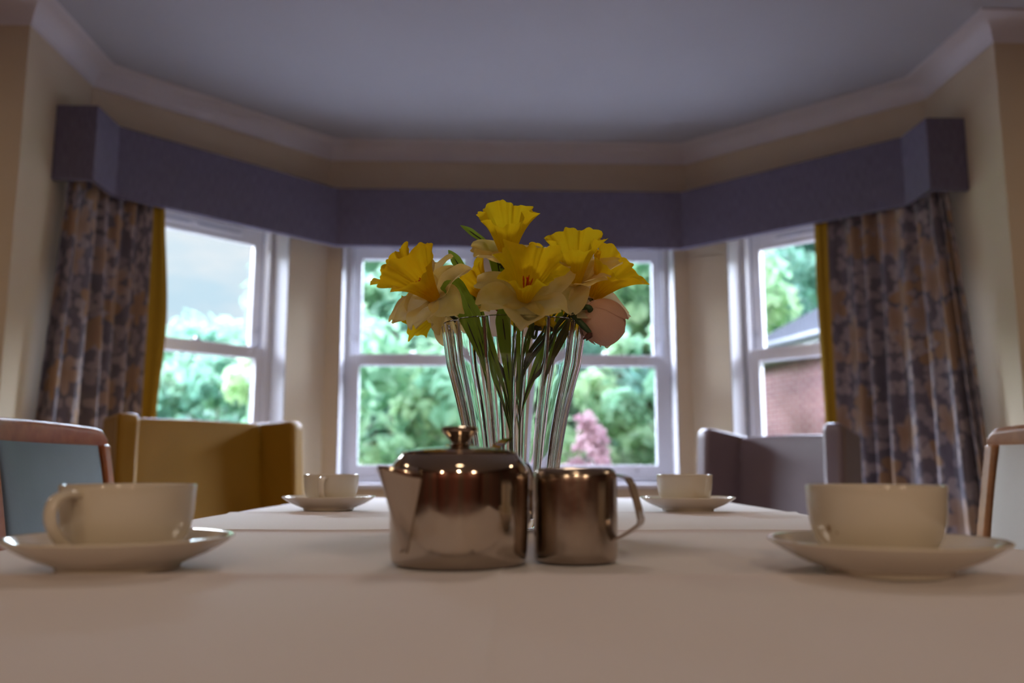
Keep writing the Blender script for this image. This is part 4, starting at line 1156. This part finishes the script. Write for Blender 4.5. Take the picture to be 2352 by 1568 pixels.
for k, (x, y, h, rd, mt, lb) in enumerate(TREES):
    tree(x, y, h - GZ, rd, mt, lb, 100 + k, n=int(1700 + 620 * h), base=0.3 if h < 4 else 0.8, leaf=0.15 if y < 18 else 0.20)
tree(0.93, 10.6, 1.42 - GZ, 0.66, 'foliage_pink', 'pink-leaved garden shrub outside the window right of the vase', 300, base=0.15, n=1700, leaf=0.05, name='garden_shrub', group=None, dens=40, cs=0.22, cone=0.92)
tree(1.78, 10.9, 0.70 - GZ, 0.36, 'foliage_pink', 'low pink-leaved shrub at the bottom right corner of the front window', 301, base=0.12, n=700, leaf=0.055, name='garden_shrub', group=None, dens=24, cs=0.26, cone=0.6)

# neighbouring brick wing with a slate roof
bd = thing('brick_building', (4.17, 14.0, GZ), 'single-storey red brick building with a grey slate roof outside the right window', 'building')
A = Vector((4.02, 14.25)); Bd = Vector((0.25, -1.0)).normalized(); Nn = Vector((-1.0, -0.25)).normalized()   # Nn: towards us
EZ = 2.40
def bp(s_, d_, z): 
    q = A + Bd * s_ - Nn * d_ - Vector((4.17, 14.0)); return Vector((q.x, q.y, z - GZ))
Lb, Db = 5.2, 4.2
mb = MB()
for (p, q) in (((0, 0), (Lb, 0)), ((Lb, 0), (Lb, Db)), ((Lb, Db), (0, Db)), ((0, Db), (0, 0))):
    ln = sqrt((p[0] - q[0]) ** 2 + (p[1] - q[1]) ** 2)
    mb.add([bp(*p, GZ), bp(*q, GZ), bp(*q, EZ), bp(*p, EZ)], [(0, 1, 2, 3)], [(0, 0), (ln, 0), (ln, EZ - GZ), (0, EZ - GZ)])
mb.build('wall', 'brick_wall', bd, smooth=None)
OV = 0.30; RZ = EZ + 1.75
e = [(-OV, -OV), (Lb + OV, -OV), (Lb + OV, Db + OV), (-OV, Db + OV)]
r0, r1 = bp(1.6, Db / 2, RZ), bp(Lb - 1.6, Db / 2, RZ)
E_ = [bp(*p, EZ + 0.29) for p in e]
mb = MB()
for idx, uv in (((0, 1, 'r1', 'r0'), None), ((1, 2, 'r1'), None), ((2, 3, 'r0', 'r1'), None), ((3, 0, 'r0'), None)):
    vs = [E_[i] if isinstance(i, int) else (r1 if i == 'r1' else r0) for i in idx]
    ax = (vs[1] - vs[0]).normalized(); 
    nrm = (vs[1] - vs[0]).cross(vs[2] - vs[0]).normalized(); ay = nrm.cross(ax)
    mb.add(vs, [tuple(range(len(vs)))], [((v_ - vs[0]).dot(ax), (v_ - vs[0]).dot(ay)) for v_ in vs])
mb.build('roof', 'slate_roof', bd, smooth=None)
mb = MB(); 
mb.add([bp(*p, EZ + 0.03) for p in e] + [bp(*p, EZ + 0.285) for p in e], [(0, 1, 2, 3), (0, 4, 5, 1), (1, 5, 6, 2), (2, 6, 7, 3), (3, 7, 4, 0)])
mb.build('fascia', 'fascia_white', bd, smooth=None)
MB().tube([bp(-OV, -OV - 0.06, EZ + 0.25), bp(Lb + OV, -OV - 0.06, EZ + 0.25)], 0.055, 10).build('gutter', 'gutter_grey', bd, smooth=60)
